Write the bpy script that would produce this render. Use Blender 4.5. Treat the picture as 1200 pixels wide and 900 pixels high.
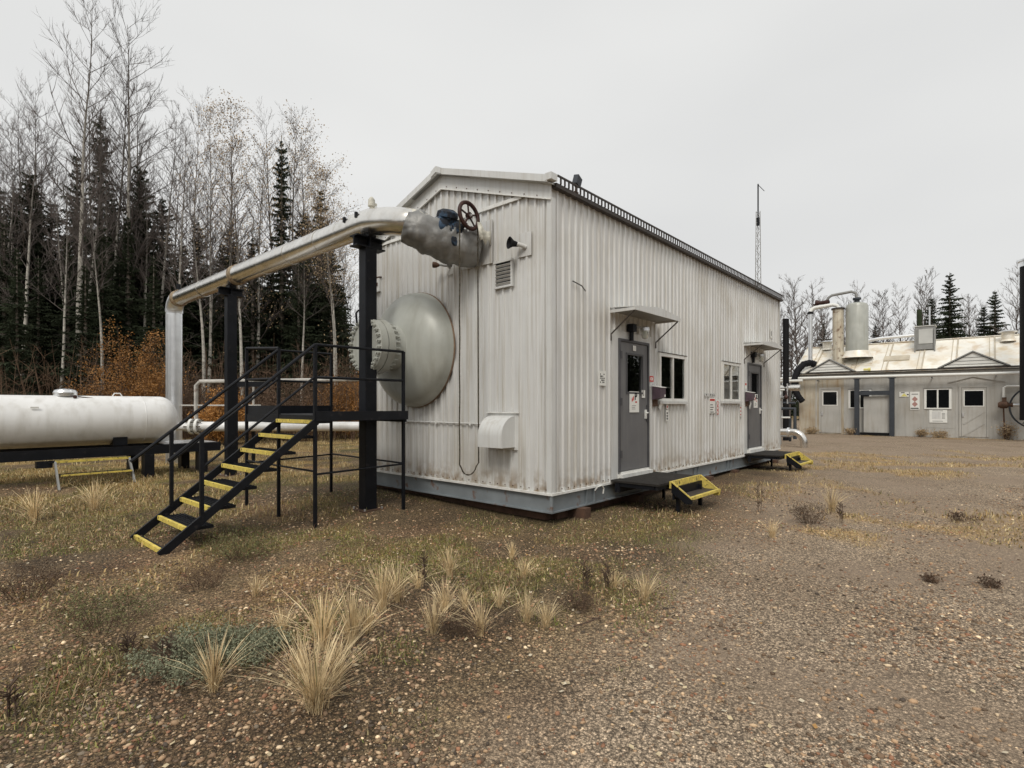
import bpy, math, random
import numpy as np
from mathutils import Vector, Matrix, noise
R = math.radians
rnd = random.Random(7)
scn = bpy.context.scene
for o in list(bpy.data.objects): bpy.data.objects.remove(o)

# ------------------------------------------------------------------ survey frame
# World grid: X along the long wall of the near building, Y along its gable wall, origin at its near corner.
AZ = R(41.7); SA, CA = math.sin(AZ), math.cos(AZ)
X0, Y0 = .525, 7.17
def site(X, Y):                      # metres right / ahead of where the photographer stands -> grid
    x, y = X - X0, Y - Y0
    return (x*SA + y*CA, -x*CA + y*SA)
def ahead(u, v): return (X0 + u*SA - v*CA, Y0 + u*CA + v*SA)

# ------------------------------------------------------------------ camera
cam = bpy.data.objects.new('camera', bpy.data.cameras.new('camera'))
scn.collection.objects.link(cam); scn.camera = cam
cu, cv = site(0, 0)
cam.location = (cu, cv, 1.6)
cam.rotation_euler = (R(90), 0, -(R(90) - AZ))
cam.data.sensor_width = 36; cam.data.lens = 36*628/1200; cam.data.shift_y = 26/1200
cam.data.clip_start = .05; cam.data.clip_end = 3000

# ------------------------------------------------------------------ world, sun
world = bpy.data.worlds.new('World'); scn.world = world; world.use_nodes = True
wn, wl = world.node_tree.nodes, world.node_tree.links; wn.clear()
SUN_EL, SUN_AZ = R(48), R(205)       # azimuth measured in the grid from +X
sky = wn.new('ShaderNodeTexSky'); sky.sky_type = 'NISHITA'; sky.sun_disc = False
sky.sun_elevation = SUN_EL; sky.sun_rotation = R(90) - SUN_AZ; sky.dust_density = 4
bg1 = wn.new('ShaderNodeBackground'); bg1.inputs['Strength'].default_value = .05
wl.new(sky.outputs[0], bg1.inputs[0])
tc = wn.new('ShaderNodeTexCoord'); mp = wn.new('ShaderNodeMapping'); mp.inputs['Scale'].default_value = (1, 1, 2.6)
nz = wn.new('ShaderNodeTexNoise'); nz.inputs['Scale'].default_value = 1.3; nz.inputs['Detail'].default_value = 3; nz.inputs['Roughness'].default_value = .45
rp = wn.new('ShaderNodeValToRGB')
rp.color_ramp.elements[0].position = .25; rp.color_ramp.elements[0].color = (.66, .664, .66, 1)
rp.color_ramp.elements[1].position = .8; rp.color_ramp.elements[1].color = (.79, .79, .775, 1)
wl.new(tc.outputs['Generated'], mp.inputs[0]); wl.new(mp.outputs[0], nz.inputs[0]); wl.new(nz.outputs[0], rp.inputs[0])
bg2 = wn.new('ShaderNodeBackground'); bg2.inputs['Strength'].default_value = 1.0
wl.new(rp.outputs[0], bg2.inputs[0])
mx = wn.new('ShaderNodeMixShader'); mx.inputs[0].default_value = .94
wo = wn.new('ShaderNodeOutputWorld')
wl.new(bg1.outputs[0], mx.inputs[1]); wl.new(bg2.outputs[0], mx.inputs[2]); wl.new(mx.outputs[0], wo.inputs[0])
sl = bpy.data.lights.new('sun', 'SUN'); sl.energy = 1.5; sl.angle = R(22); sl.color = (1, .955, .88)
so = bpy.data.objects.new('sun', sl); scn.collection.objects.link(so)
sd = Vector((math.cos(SUN_EL)*math.cos(SUN_AZ), math.cos(SUN_EL)*math.sin(SUN_AZ), math.sin(SUN_EL)))
so.rotation_euler = sd.to_track_quat('Z', 'Y').to_euler(); so.location = (0, 0, 40)
scn.view_settings.view_transform = 'Standard'; scn.view_settings.look = 'None'
scn.view_settings.exposure = 0.2; scn.view_settings.gamma = 1

# ------------------------------------------------------------------ materials
def mat(name, col, rough=.6, metal=0., var=.12, vs=2.5, streak=0., scol=(.2, .17, .12), sscale=(9, 9, .35),
        bump=0., bs=40, rust=0., rcol=(.16, .065, .025), rs=6, rlo=.55, splash=None, objvar=0., spec=.5, attr=None, trans=0., zdark=None):
    m = bpy.data.materials.new(name); m.use_nodes = True
    N, L = m.node_tree.nodes, m.node_tree.links
    b = N['Principled BSDF']; b.inputs['Roughness'].default_value = rough; b.inputs['Metallic'].default_value = metal
    b.inputs['Specular IOR Level'].default_value = spec
    t = N.new('ShaderNodeTexCoord')
    def noise_(scale, vec=None, detail=4):
        n = N.new('ShaderNodeTexNoise'); n.inputs['Scale'].default_value = scale; n.inputs['Detail'].default_value = detail
        L.new(vec or t.outputs['Object'], n.inputs['Vector']); return n.outputs['Fac']
    def mrange(x, a, bb, c, d):
        n = N.new('ShaderNodeMapRange'); L.new(x, n.inputs[0])
        for i, q in enumerate((a, bb, c, d)): n.inputs[i+1].default_value = q
        return n.outputs[0]
    def mix(f, a, c, mode='MIX'):
        n = N.new('ShaderNodeMix'); n.data_type = 'RGBA'; n.blend_type = mode
        if isinstance(f, float): n.inputs[0].default_value = f
        else: L.new(f, n.inputs[0])
        for s, q in ((6, a), (7, c)):
            if isinstance(q, tuple): n.inputs[s].default_value = (*q, 1)
            else: L.new(q, n.inputs[s])
        return n.outputs[2]
    c = tuple(col)
    if attr:
        a = N.new('ShaderNodeAttribute'); a.attribute_name = attr; c = mix(1., c, a.outputs['Color'], 'MULTIPLY')
    if var:
        g = mrange(noise_(vs), .3, .7, 1-var, 1+var)
        cc = N.new('ShaderNodeCombineColor')
        for i in range(3): L.new(g, cc.inputs[i])
        c = mix(1., c, cc.outputs[0], 'MULTIPLY')
    if objvar:
        oi = N.new('ShaderNodeObjectInfo'); g = mrange(oi.outputs['Random'], 0, 1, 1-objvar, 1+objvar)
        cc = N.new('ShaderNodeCombineColor')
        for i in range(3): L.new(g, cc.inputs[i])
        c = mix(1., c, cc.outputs[0], 'MULTIPLY')
    if streak:
        mpp = N.new('ShaderNodeMapping'); mpp.inputs['Scale'].default_value = sscale
        geo = N.new('ShaderNodeNewGeometry'); L.new(geo.outputs['Position'], mpp.inputs[0])
        f = mrange(noise_(1.6, mpp.outputs[0], 5), .48, .78, 0, streak)
        c = mix(f, c, scol)
        f2 = mrange(noise_(.9, geo.outputs['Position'], 6), .5, .75, 0, streak*.6)
        c = mix(f2, c, scol)
    if splash:
        geo2 = N.new('ShaderNodeNewGeometry'); sz_ = N.new('ShaderNodeSeparateXYZ'); L.new(geo2.outputs['Position'], sz_.inputs[0])
        hgt_ = mrange(sz_.outputs[2], splash[0], splash[1], 1, 0); nn_ = mrange(noise_(7, geo2.outputs['Position'], 8), .42, .62, 0, 1)
        mm = N.new('ShaderNodeMath'); mm.operation = 'MULTIPLY'; L.new(hgt_, mm.inputs[0]); L.new(nn_, mm.inputs[1]); c = mix(mm.outputs[0], c, splash[2])
    if zdark:
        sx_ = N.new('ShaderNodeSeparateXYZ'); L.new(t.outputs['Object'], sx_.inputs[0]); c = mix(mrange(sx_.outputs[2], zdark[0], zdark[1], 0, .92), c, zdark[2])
    if rust:
        f = mrange(noise_(rs, None, 8), rlo, rlo+.1, 0, rust); c = mix(f, c, rcol)
        rf = mrange(f, 0, 1, rough, .85); L.new(rf, b.inputs['Roughness'])
    if isinstance(c, tuple): b.inputs['Base Color'].default_value = (*c, 1)
    else: L.new(c, b.inputs['Base Color'])
    if bump:
        bn = N.new('ShaderNodeBump'); bn.inputs['Strength'].default_value = bump; bn.inputs['Distance'].default_value = .02
        L.new(noise_(bs), bn.inputs['Height']); L.new(bn.outputs[0], b.inputs['Normal'])
    if trans: b.inputs['Transmission Weight'].default_value = trans
    return m
M = {}
M['wall'] = mat('corrugated wall paint', (.69, .69, .675), .42, .15, .045, .8, .6, (.36, .31, .22), (14, 14, .4), bump=.06, bs=5, objvar=.05, splash=(.42, .75, (.30, .22, .14)))
M['trim'] = mat('pale trim', (.67, .675, .66), .45, .1, .06, 2, .35, (.36, .31, .23), (12, 12, .6), bump=.05, bs=8)
M['edge'] = mat('white edge trim', (.78, .78, .75), .5, 0, .06, 3, .3, (.3, .24, .16))
M['roof'] = mat('roof sheet', (.6, .6, .57), .4, .3, .1, 2)
M['skid'] = mat('blue grey skid paint', (.22, .245, .26), .5, .1, .15, 3, rust=.75, rs=5, rlo=.6)
M['rusty'] = mat('rusty steel', (.10, .055, .035), .85, .1, .35, 6, bump=.3, bs=30)
M['black'] = mat('black steel paint', (.007, .008, .011), .5, 0, .3, 5, rust=.3, rcol=(.06, .05, .045), rs=14, rlo=.62, bump=.1, bs=30, spec=.25)
M['darkeave'] = mat('dark brown eave metal', (.045, .035, .028), .6, .1, .3, 8)
M['yellow'] = mat('worn yellow paint', (.74, .58, .12), .65, 0, .22, 12, .5, (.35, .28, .12), (9, 9, 9), rust=.9, rcol=(.07, .05, .035), rs=22, rlo=.585)
M['white'] = mat('white tank paint', (.85, .85, .84), .4, 0, .05, 1.5, .45, (.42, .39, .33), (4, 4, .8), rust=.5, rs=11, rlo=.76, bump=.04, bs=4)
M['vessel'] = mat('grey green vessel paint', (.43, .44, .40), .38, .05, .1, 2.5, .55, (.30, .29, .24), (5, 5, .5), rust=.3, rs=9, rlo=.72, bump=.03, bs=5)
M['silver'] = mat('aluminium cladding', (.80, .78, .74), .24, .97, .08, 4, .3, (.35, .30, .22), (4, 4, 4), bump=.05, bs=7)
M['galv'] = mat('galvanised riser', (.78, .79, .80), .32, .85, .08, 4, bump=.1, bs=9)
M['band'] = mat('stained cladding band', (.42, .33, .22), .5, .5, .4, 12, rust=.7, rs=14, rlo=.5)
M['sheath'] = mat('weathered grey insulation cover', (.20, .20, .195), .5, .3, .3, 5, .5, (.38, .37, .34), (5, 5, 2), bump=1., bs=7)
M['torn'] = mat('torn lining', (.62, .60, .52), .8, 0, .3, 9, bump=.5, bs=20)
M['bluev'] = mat('blue valve paint', (.025, .055, .10), .4, .1, .5, 14, rust=.9, rcol=(.012, .012, .015), rs=12, rlo=.42)
M['redrust'] = mat('dark red rusty handwheel', (.045, .016, .012), .6, .2, .5, 14)
M['door'] = mat('grey door paint', (.14, .14, .145), .5, 0, .08, 3, .3, (.25, .24, .22), (7, 7, .8))
M['dooredge'] = mat('dark door frame', (.07, .07, .075), .5, 0, .2, 6)
M['glass'] = mat('window glass', (.75, .78, .78), .0, 0, 0, trans=1.)
M['inside'] = mat('dim interior', (.05, .045, .04), .9, 0, .3, 2)
M['blackglass'] = mat('dark far glass', (.006, .007, .008), .1, 0, 0, spec=.4)
M['thinpipe'] = mat('weathered white pipe', (.50, .48, .44), .6, 0, .2, 5, rust=.5, rs=9, rlo=.6)
M['sealrust'] = mat('thin rusty seal', (.22, .15, .10), .8, 0, .3, 9)
M['jar'] = mat('clear lamp glass', (.7, .72, .66), .12, 0, .05, trans=.6)
M['chain'] = mat('weathered chain', (.10, .085, .06), .7, .5, .4, 20)
M['landing'] = mat('dark gritty landing', (.03, .027, .024), .85, 0, .3, 12, bump=.4, bs=60, spec=.2)
M['purple'] = mat('faded plum plastic', (.085, .055, .072), .5, 0, .2, 8)
M['paper'] = mat('sign white', (.80, .80, .76), .5, 0, .05, 6)
M['ink'] = mat('sign black', (.008, .008, .009), .6, 0, 0, spec=.2)
M['pinkred'] = mat('faded red print', (.45, .25, .22), .5, 0, .2, 9)
M['red'] = mat('sign red', (.55, .04, .03), .5, 0, .1, 9)
M['signyellow'] = mat('sign yellow', (.75, .68, .22), .5, 0, .15, 9)
M['concrete'] = mat('timber block', (.10, .08, .06), .9, 0, .3, 9, bump=.4, bs=30)
M['b2wall'] = mat('shop wall paint', (.45, .44, .41), .65, 0, .1, 1.3, .45, (.27, .23, .17), (5, 5, .6), bump=.25, bs=3, objvar=.04)
M['b2stain'] = mat('yellow stained shop wall paint', (.45, .41, .33), .7, 0, .18, 1.6, .75, (.28, .17, .07), (5, 5, .5), bump=.2, bs=3, objvar=.05)
M['b2roof'] = mat('aged roof sheet', (.88, .85, .77), .4, .1, .08, 1.5, .85, (.62, .47, .26), (1.2, 1.2, .8), rust=.6, rcol=(.48, .29, .13), rs=1.0, rlo=.53, objvar=.05)
M['b2trim'] = mat('grey shop trim', (.27, .27, .26), .6, 0, .12, 4)
M['b2dark'] = mat('dark blue grey steel', (.035, .041, .05), .65, 0, .2, 5)
M['offwhite'] = mat('off white paint', (.78, .78, .74), .5, 0, .05, 5)
M['b2rib'] = mat('stained roof seam', (.50, .44, .34), .6, 0, .2, 2)
M['rustpipe'] = mat('rust streaked stack', (.62, .57, .46), .7, .1, .15, 3, .6, (.30, .19, .10), (7, 7, .5), rust=.7, rcol=(.13, .06, .03), rs=4, rlo=.56)
M['duct'] = mat('black flexible duct', (.012, .012, .014), .75, 0, .2, 6, bump=.5, bs=30, spec=.15)
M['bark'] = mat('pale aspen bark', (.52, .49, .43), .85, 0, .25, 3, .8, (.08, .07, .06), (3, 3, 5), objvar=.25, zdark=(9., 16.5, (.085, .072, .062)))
M['bark2'] = mat('grey brown bark', (.17, .145, .12), .9, 0, .3, 4, objvar=.2)
M['twig'] = mat('bare twigs', (.115, .095, .085), .9, 0, .25, .6, objvar=.3)
M['spruce'] = mat('spruce needles', (.034, .043, .024), .85, 0, .45, 1.2, objvar=.3, spec=.15)
M['leaforange'] = mat('orange autumn leaves', (.31, .145, .035), .7, 0, .5, 2.2, objvar=.2)
M['leafpale'] = mat('pale tan leaves', (.40, .29, .165), .7, 0, .4, 3)
M['brush'] = mat('brown brush', (.11, .068, .042), .9, 0, .5, 1.5, objvar=.3)
M['straw'] = mat('dry straw', (.80, .63, .37), .75, 0, .25, 9, objvar=.15)
M['litter'] = mat('short dry grass', (1, 1, 1), .85, 0, .2, 3, attr='tint')
M['pebble'] = mat('pebbles', (1, 1, 1), .75, 0, .1, 60, attr='tint')
M['leaflit'] = mat('fallen leaves', (1, 1, 1), .7, 0, .2, 20, attr='tint')
M['yarrow'] = mat('blue green leaves', (.22, .23, .145), .8, 0, .35, 9)
M['weed'] = mat('dark weed stems', (.10, .065, .045), .9, 0, .3, 8)
M['greenweed'] = mat('olive weed leaves', (.15, .15, .06), .85, 0, .4, 8)

# ------------------------------------------------------------------ mesh helpers
ORG = {}
def V(*a): return Vector(a)
class MB:
    def __init__(s): s.v = []; s.f = []
    def add(s, vs, fs):
        n = len(s.v); s.v += [tuple(p) for p in vs]; s.f += [tuple(i+n for i in f) for f in fs]; return s
    def obox(s, c, ax, h):
        c = Vector(c); a, b, d = [Vector(x)*k for x, k in zip(ax, h)]
        vs = [c + a*i + b*j + d*k for k in (-1, 1) for j in (-1, 1) for i in (-1, 1)]
        return s.add(vs, [(0, 2, 3, 1), (4, 5, 7, 6), (0, 1, 5, 4), (2, 6, 7, 3), (0, 4, 6, 2), (1, 3, 7, 5)])
    def box(s, x0, x1, y0, y1, z0, z1):
        return s.obox(((x0+x1)/2, (y0+y1)/2, (z0+z1)/2), ((1, 0, 0), (0, 1, 0), (0, 0, 1)), (abs(x1-x0)/2, abs(y1-y0)/2, abs(z1-z0)/2))
    def beam(s, p0, p1, w, h, up=(0, 0, 1)):
        p0, p1 = Vector(p0), Vector(p1); d = (p1-p0); L = d.length; d.normalize()
        r = d.cross(Vector(up)).normalized(); u = r.cross(d)
        return s.obox((p0+p1)/2, (d, r, u), (L/2, w/2, h/2))
    def tube(s, path, r, n=12, cap=True, ell=1., wob=0.):
        P = [Vector(p) for p in path]; m = len(P)
        rr = r if isinstance(r, (list, tuple)) else [r]*m
        up = None; rings = []
        for i in range(m):
            t = ((P[min(i+1, m-1)] - P[max(i-1, 0)])).normalized()
            if up is None: up = V(0, 0, 1) if abs(t.z) < .9 else V(1, 0, 0)
            side = t.cross(up).normalized(); up = side.cross(t).normalized()
            rings.append([P[i] + (side*math.cos(a)*rr[i]*ell + up*math.sin(a)*rr[i])*(1+(rnd.uniform(-wob, wob) if wob else 0)) for a in [2*math.pi*k/n for k in range(n)]])
        vs = [p for q in rings for p in q]; fs = []
        for i in range(m-1):
            for k in range(n):
                a, b = i*n+k, i*n+(k+1) % n; fs.append((a, b, b+n, a+n))
        if cap: fs.append(tuple(range(n))[::-1]); fs.append(tuple(range((m-1)*n, m*n)))
        return s.add(vs, fs)
    def lathe(s, o, axis, prof, n=32):
        o = Vector(o); ax = Vector(axis).normalized(); up = V(0, 0, 1) if abs(ax.z) < .9 else V(1, 0, 0)
        sd_ = ax.cross(up).normalized(); up = sd_.cross(ax)
        vs = [o + ax*d + (sd_*math.cos(2*math.pi*k/n) + up*math.sin(2*math.pi*k/n))*max(r, 1e-4) for d, r in prof for k in range(n)]
        fs = [(i*n+k, i*n+(k+1) % n, (i+1)*n+(k+1) % n, (i+1)*n+k) for i in range(len(prof)-1) for k in range(n)]
        return s.add(vs, fs)
    def prism(s, poly, d):                    # polygon of 3-D points pushed by vector d
        n = len(poly); P = [Vector(p) for p in poly]; d = Vector(d)
        return s.add(P + [p+d for p in P], [tuple(range(n)), tuple(range(n, 2*n))[::-1]] + [(i, (i+1) % n, (i+1) % n+n, i+n) for i in range(n)])
    def poly(s, pts): return s.add(pts, [tuple(range(len(pts)))])
    def build(s, name, m, parent=None, smooth=0, label=None, kind=None, origin=None):
        me = bpy.data.meshes.new(name)
        a = np.array(s.v, dtype=np.float64)
        if origin is None: origin = ((a[:, 0].min()+a[:, 0].max())/2, (a[:, 1].min()+a[:, 1].max())/2, a[:, 2].min())
        a = a - np.array(origin)
        me.from_pydata([tuple(p) for p in a], [], s.f); me.validate()
        if smooth: me.shade_smooth(); me.set_sharp_from_angle(angle=R(smooth))
        me.materials.append(M[m] if isinstance(m, str) else m)
        return link(name, me, origin, parent, label, kind)
def link(name, data, loc, parent=None, label=None, kind=None):
    o = bpy.data.objects.new(name, data); scn.collection.objects.link(o)
    if parent is not None:
        o.parent = parent; pl = ORG[parent.name]; o.location = [loc[i]-pl[i] for i in range(3)]
    else: o.location = loc
    ORG[o.name] = tuple(loc)
    if label: o['label'] = label
    if kind: o['kind'] = kind
    return o
def tag(o, label, cat, group=None):
    o['label'] = label; o['category'] = cat
    if group: o['group'] = group
    return o
def thing(name, label, cat, loc, group=None): return tag(link(name, None, loc), label, cat, group)
def part(name, m, parent, fn, smooth=0, label=None, kind=None):
    b = MB(); fn(b); return b.build(name, m, parent, smooth, label, kind)
def bx(name, m, parent, *a, **k): return MB().box(*a).build(name, m, parent, **k)
def tb(name, m, parent, path, r, n=12, **k): return MB().tube(path, r, n).build(name, m, parent, smooth=40, **k)
def arc(p0, c, p1, n=8):                      # quarter turn from p0 to p1 whose tangents meet at c
    p0, c, p1 = Vector(p0), Vector(c), Vector(p1); out = []
    for i in range(n+1):
        t = i/n*math.pi/2; out.append(p0*(1-math.sin(t)) + p1*(1-math.cos(t)) + c*(math.sin(t)+math.cos(t)-1))
    return out
def sm(x, a, b):
    t = min(1, max(0, (x-a)/(b-a))); return t*t*(3-2*t)
def gh(u, v):                                 # ground height
    X, Y = ahead(u, v)
    h = .09*sm(Y, 6.8, 11)
    return h + .03*noise.noise(V(u*.5, v*.5, 0)) + .012*noise.noise(V(u*2, v*2, 5))
def text(s, size, m, parent, loc, rz, name='lettering', bold=0.):
    c = bpy.data.curves.new('t', 'FONT'); c.body = s; c.size = size; c.extrude = .001; c.offset = bold; c.align_x = 'CENTER'; c.align_y = 'CENTER'
    t = bpy.data.objects.new('t', c); me = bpy.data.meshes.new_from_object(t)
    bpy.data.objects.remove(t); me.materials.append(M[m])
    o = link(name, me, loc, parent); o.rotation_euler = (R(90), 0, rz); return o

# ------------------------------------------------------------------ ground
def coords(a, b, st, far):
    x = list(np.arange(a, b+1e-6, st)); lo, hi = [], []; d = st
    p = a
    while p > -far: d *= 1.35; p -= d; lo.append(p)
    p, d = b, st
    while p < far: d *= 1.35; p += d; hi.append(p)
    return np.array(lo[::-1]+x+hi)
gu, gv = coords(-9, 22, .13, 700), coords(-9, 13, .13, 700)
nu, nv = len(gu), len(gv)
def fbm(x, y, s): return noise.fractal(V(x*s, y*s, 3.3), 1., 2., 4)
def cover(u, v):                              # (moss, straw, road, dark soil patches, darker under and round the building)
    X, Y = ahead(u, v); n1 = fbm(u, v, .45); n2 = fbm(u+31, v-12, .9)
    road = sm(X - (-1.3 + .62*(Y-1.3)) + n1*.9, -.5, 1.1)
    if Y > 17: road = max(road, sm(X-.25*Y+n1*2, 0, 3))
    moss = sm(n1 + n2*.5, -.30, .12)*(1-road)*sm(Y, 2.3, 3.4)*(1-sm(Y, 15, 25)*.3)
    straw = 0
    straw = sm(n2+n1*.4, -.35, .35)*sm(Y, 6.8, 10)*sm(-X, 1.5, 4)*.9
    straw = max(straw, .30*sm(n2-n1*.3, .0, .4)*(1-road)*sm(Y, 3, 5)*(1-sm(Y, 11, 14)))
    if 3 < u < 13: straw = max(straw, .35*sm(n2, -.2, .3)*(1-sm(abs(v+1.0), .3, 1.6)))
    if 6 < X < 16 and 11 < Y < 22:
        straw = max(straw, sm(n2*.8+n1*.4+.55-abs(Y-(14.2+.12*(X-9)))*.24-.04*abs(X-9.5), -.1, .5))
    if 2.5 < X < 9 and 5.5 < Y < 8.6: straw = max(straw, .9*sm(n2+n1*.5, -.25, .3)*sm(X, 2.5, 4)*(1-sm(abs(Y-7.1), .3, 1.5)))
    if 3 < X < 6.5 and 8.5 < Y < 14: straw = max(straw, .5*sm(n2, -.15, .45))
    if u > 25.9 and -10 < v < 5 and u < 28: straw = max(straw, sm(u, 25.9, 27)*sm(n2, -.3, .3))
    nb_ = max(-u, u-10.33, -v, v-4.34)
    if Y < 16: moss *= .35+.65*sm(nb_, .3, 1.5); straw *= .4+.6*sm(nb_, .2, 1.2)
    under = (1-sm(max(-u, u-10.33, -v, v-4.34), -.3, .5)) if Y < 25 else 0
    darken = max(under, .6*sm(fbm(u-7, v+9, .6), -.05, .3)*(1-road), .5*(1-sm(nb_, .3, 2.2))*(1-.5*road) if Y < 13 else 0)
    return moss, straw, road, darken
verts = np.zeros((nu*nv, 3)); col = np.zeros((nu*nv, 4))
for i, u in enumerate(gu):
    for j, v in enumerate(gv):
        k = i*nv+j
        near = abs(u) < 60 and abs(v) < 60
        verts[k] = (u, v, gh(u, v) if near else .09)
        col[k] = cover(u, v) if near else (.5, .4, 0, 0)
ii, jj = np.meshgrid(np.arange(nu-1), np.arange(nv-1), indexing='ij')
a = (ii*nv+jj).ravel(); quads = np.stack([a, a+nv, a+nv+1, a+1], 1)
def npmesh(name, v, faces, m, tint=None, smooth=False, loc=(0, 0, 0)):
    me = bpy.data.meshes.new(name); k = faces.shape[1]
    me.vertices.add(len(v)); me.vertices.foreach_set('co', np.ascontiguousarray(v, dtype=np.float32).ravel())
    me.loops.add(faces.size); me.loops.foreach_set('vertex_index', np.ascontiguousarray(faces, dtype=np.int32).ravel())
    me.polygons.add(len(faces)); me.polygons.foreach_set('loop_start', np.arange(0, faces.size, k, dtype=np.int32))
    if smooth: me.polygons.foreach_set('use_smooth', np.ones(len(faces), dtype=bool))
    me.update(calc_edges=True)
    if tint is not None:
        at = me.color_attributes.new('tint', 'FLOAT_COLOR', 'POINT'); at.data.foreach_set('color', np.ascontiguousarray(tint, dtype=np.float32).ravel())
    if m is not None: me.materials.append(M[m] if isinstance(m, str) else m)
    return me
gm = bpy.data.materials.new('gravel yard'); gm.use_nodes = True
N, L = gm.node_tree.nodes, gm.node_tree.links; pb = N['Principled BSDF']; pb.inputs['Roughness'].default_value = .85
pb.inputs['Specular IOR Level'].default_value = .3
t = N.new('ShaderNodeTexCoord'); at = N.new('ShaderNodeAttribute'); at.attribute_name = 'tint'
sp = N.new('ShaderNodeSeparateColor'); L.new(at.outputs['Color'], sp.inputs[0])
def gnoise(s, d=5):
    n = N.new('ShaderNodeTexNoise'); n.inputs['Scale'].default_value = s; n.inputs['Detail'].default_value = d; L.new(t.outputs['Object'], n.inputs['Vector']); return n.outputs['Fac']
def gmr(x, a, b, c, d):
    n = N.new('ShaderNodeMapRange'); L.new(x, n.inputs[0])
    for i, q in enumerate((a, b, c, d)): n.inputs[i+1].default_value = q
    return n.outputs[0]
def gmix(f, a, c, mode='MIX'):
    n = N.new('ShaderNodeMix'); n.data_type = 'RGBA'; n.blend_type = mode
    if isinstance(f, float): n.inputs[0].default_value = f
    else: L.new(f, n.inputs[0])
    for s_, q in ((6, a), (7, c)):
        if isinstance(q, tuple): n.inputs[s_].default_value = (*q, 1)
        else: L.new(q, n.inputs[s_])
    return n.outputs[2]
def gmul(a, b):
    n = N.new('ShaderNodeMath'); n.operation = 'MULTIPLY'; L.new(a, n.inputs[0])
    if isinstance(b, float): n.inputs[1].default_value = b
    else: L.new(b, n.inputs[1])
    return n.outputs[0]
base = gmix(gmr(gnoise(1.1), .4, .62, 0, 1), (.21, .155, .095), (.35, .27, .17))
base = gmix(gmr(gnoise(.7), .5, .7, 0, .6), base, (.30, .17, .105))
road = gmix(gmr(gnoise(.8), .35, .65, 0, 1), (.40, .325, .25), (.52, .44, .355))
base = gmix(sp.outputs[2], base, road)
mossc = gmix(gmr(gnoise(14), .3, .7, 0, 1), (.11, .115, .03), (.30, .285, .075))
base = gmix(gmul(gmul(sp.outputs[0], gmr(gnoise(6, 8), .30, .52, 0, 1)), .95), base, mossc)
base = gmix(gmul(sp.outputs[1], gmr(gnoise(12, 8), .3, .6, .2, .95)), base, (.70, .49, .22))
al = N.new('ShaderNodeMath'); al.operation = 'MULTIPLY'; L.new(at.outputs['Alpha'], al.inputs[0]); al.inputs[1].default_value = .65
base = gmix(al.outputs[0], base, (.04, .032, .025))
hts = []
for sc, lo, hi in ((52, .42, 1.6), (115, .45, 1.5)):
    vo = N.new('ShaderNodeTexVoronoi'); vo.inputs['Scale'].default_value = sc; L.new(t.outputs['Object'], vo.inputs['Vector'])
    s2 = N.new('ShaderNodeSeparateColor'); L.new(vo.outputs['Color'], s2.inputs[0])
    g = gmr(s2.outputs[0], 0, 1, lo, hi)
    d = gmr(vo.outputs['Distance'], .2, .7, 1.3, .34); g = gmul(g, d)
    cc = N.new('ShaderNodeCombineColor'); [L.new(g, cc.inputs[i]) for i in range(3)]
    base = gmix(.8, base, cc.outputs[0], 'MULTIPLY')
    br = gmr(s2.outputs[1], .91, .93, 0, .6); base = gmix(gmul(br, gmr(vo.outputs['Distance'], .3, .4, 1, 0)), base, (.58, .51, .41))
    hts.append(vo.outputs['Distance'])
fines = gmul(sp.outputs[2], gmr(gnoise(.55, 4), .46, .6, 0, .6))
base = gmix(fines, base, (.275, .228, .188))
base = gmix(1., base, (1.06, .965, .84), 'MULTIPLY')
L.new(base, pb.inputs['Base Color'])
b1 = N.new('ShaderNodeBump'); b1.inputs['Strength'].default_value = .9; b1.inputs['Distance'].default_value = .012; b1.invert = True; L.new(hts[0], b1.inputs['Height'])
b2 = N.new('ShaderNodeBump'); b2.inputs['Strength'].default_value = .8; b2.inputs['Distance'].default_value = .006; b2.invert = True; L.new(hts[1], b2.inputs['Height']); L.new(b1.outputs[0], b2.inputs['Normal'])
L.new(b2.outputs[0], pb.inputs['Normal'])
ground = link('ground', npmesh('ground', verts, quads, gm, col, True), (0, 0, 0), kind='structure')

# ------------------------------------------------------------------ corrugated sheets
def corrugate(mb, pt, t0, t1, zb, zt, holes, pitch=.15, d=.024):
    prof = [(0, 0), (.58, 0), (.65, 1), (.86, 1), (.93, 0)]
    ts = []
    k = math.floor(t0/pitch)-1
    while k*pitch < t1:
        for q, h in prof: ts.append((k*pitch+q*pitch, h*d))
        k += 1
    def dep(t):
        for (a, ha), (b, hb) in zip(ts, ts[1:]):
            if a <= t <= b: return ha+(hb-ha)*(t-a)/(b-a+1e-9)
        return 0
    cuts = sorted(set([t0, t1] + [a for a, _ in ts if t0 < a < t1] + [h for H in holes for h in H[:2] if t0 < h < t1]))
    for a, b in zip(cuts, cuts[1:]):
        mid = (a+b)/2; zs = [(zb, None)]
        hs = sorted([(H[2], H[3]) for H in holes if H[0] <= mid <= H[1]])
        lo = zb; segs = []
        for h0, h1 in hs:
            if h0 > lo: segs.append((lo, h0, False))
            lo = h1
        segs.append((lo, None, True))
        for z0, z1, top in segs:
            za, zc = (zt(a), zt(b)) if top else (z1, z1)
            if top and max(za, zc) <= z0: continue
            da, db = dep(a+1e-6), dep(b-1e-6)
            mb.add([pt(a, da, z0), pt(b, db, z0), pt(b, db, zc), pt(a, da, za)], [(0, 1, 2, 3)])
LEN, WID, SILL, EAVE, SLOPE = 10.33, 4.34, .435, 4.63, .335
bld = thing('metal_clad_building', 'pale corrugated metal building on a blue grey skid with two grey doors along its side', 'building', (0, 0, 0))
DOORS = [(1.71, 2.66, .56, 2.65), (7.72, 8.70, .58, 2.63)]
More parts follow.
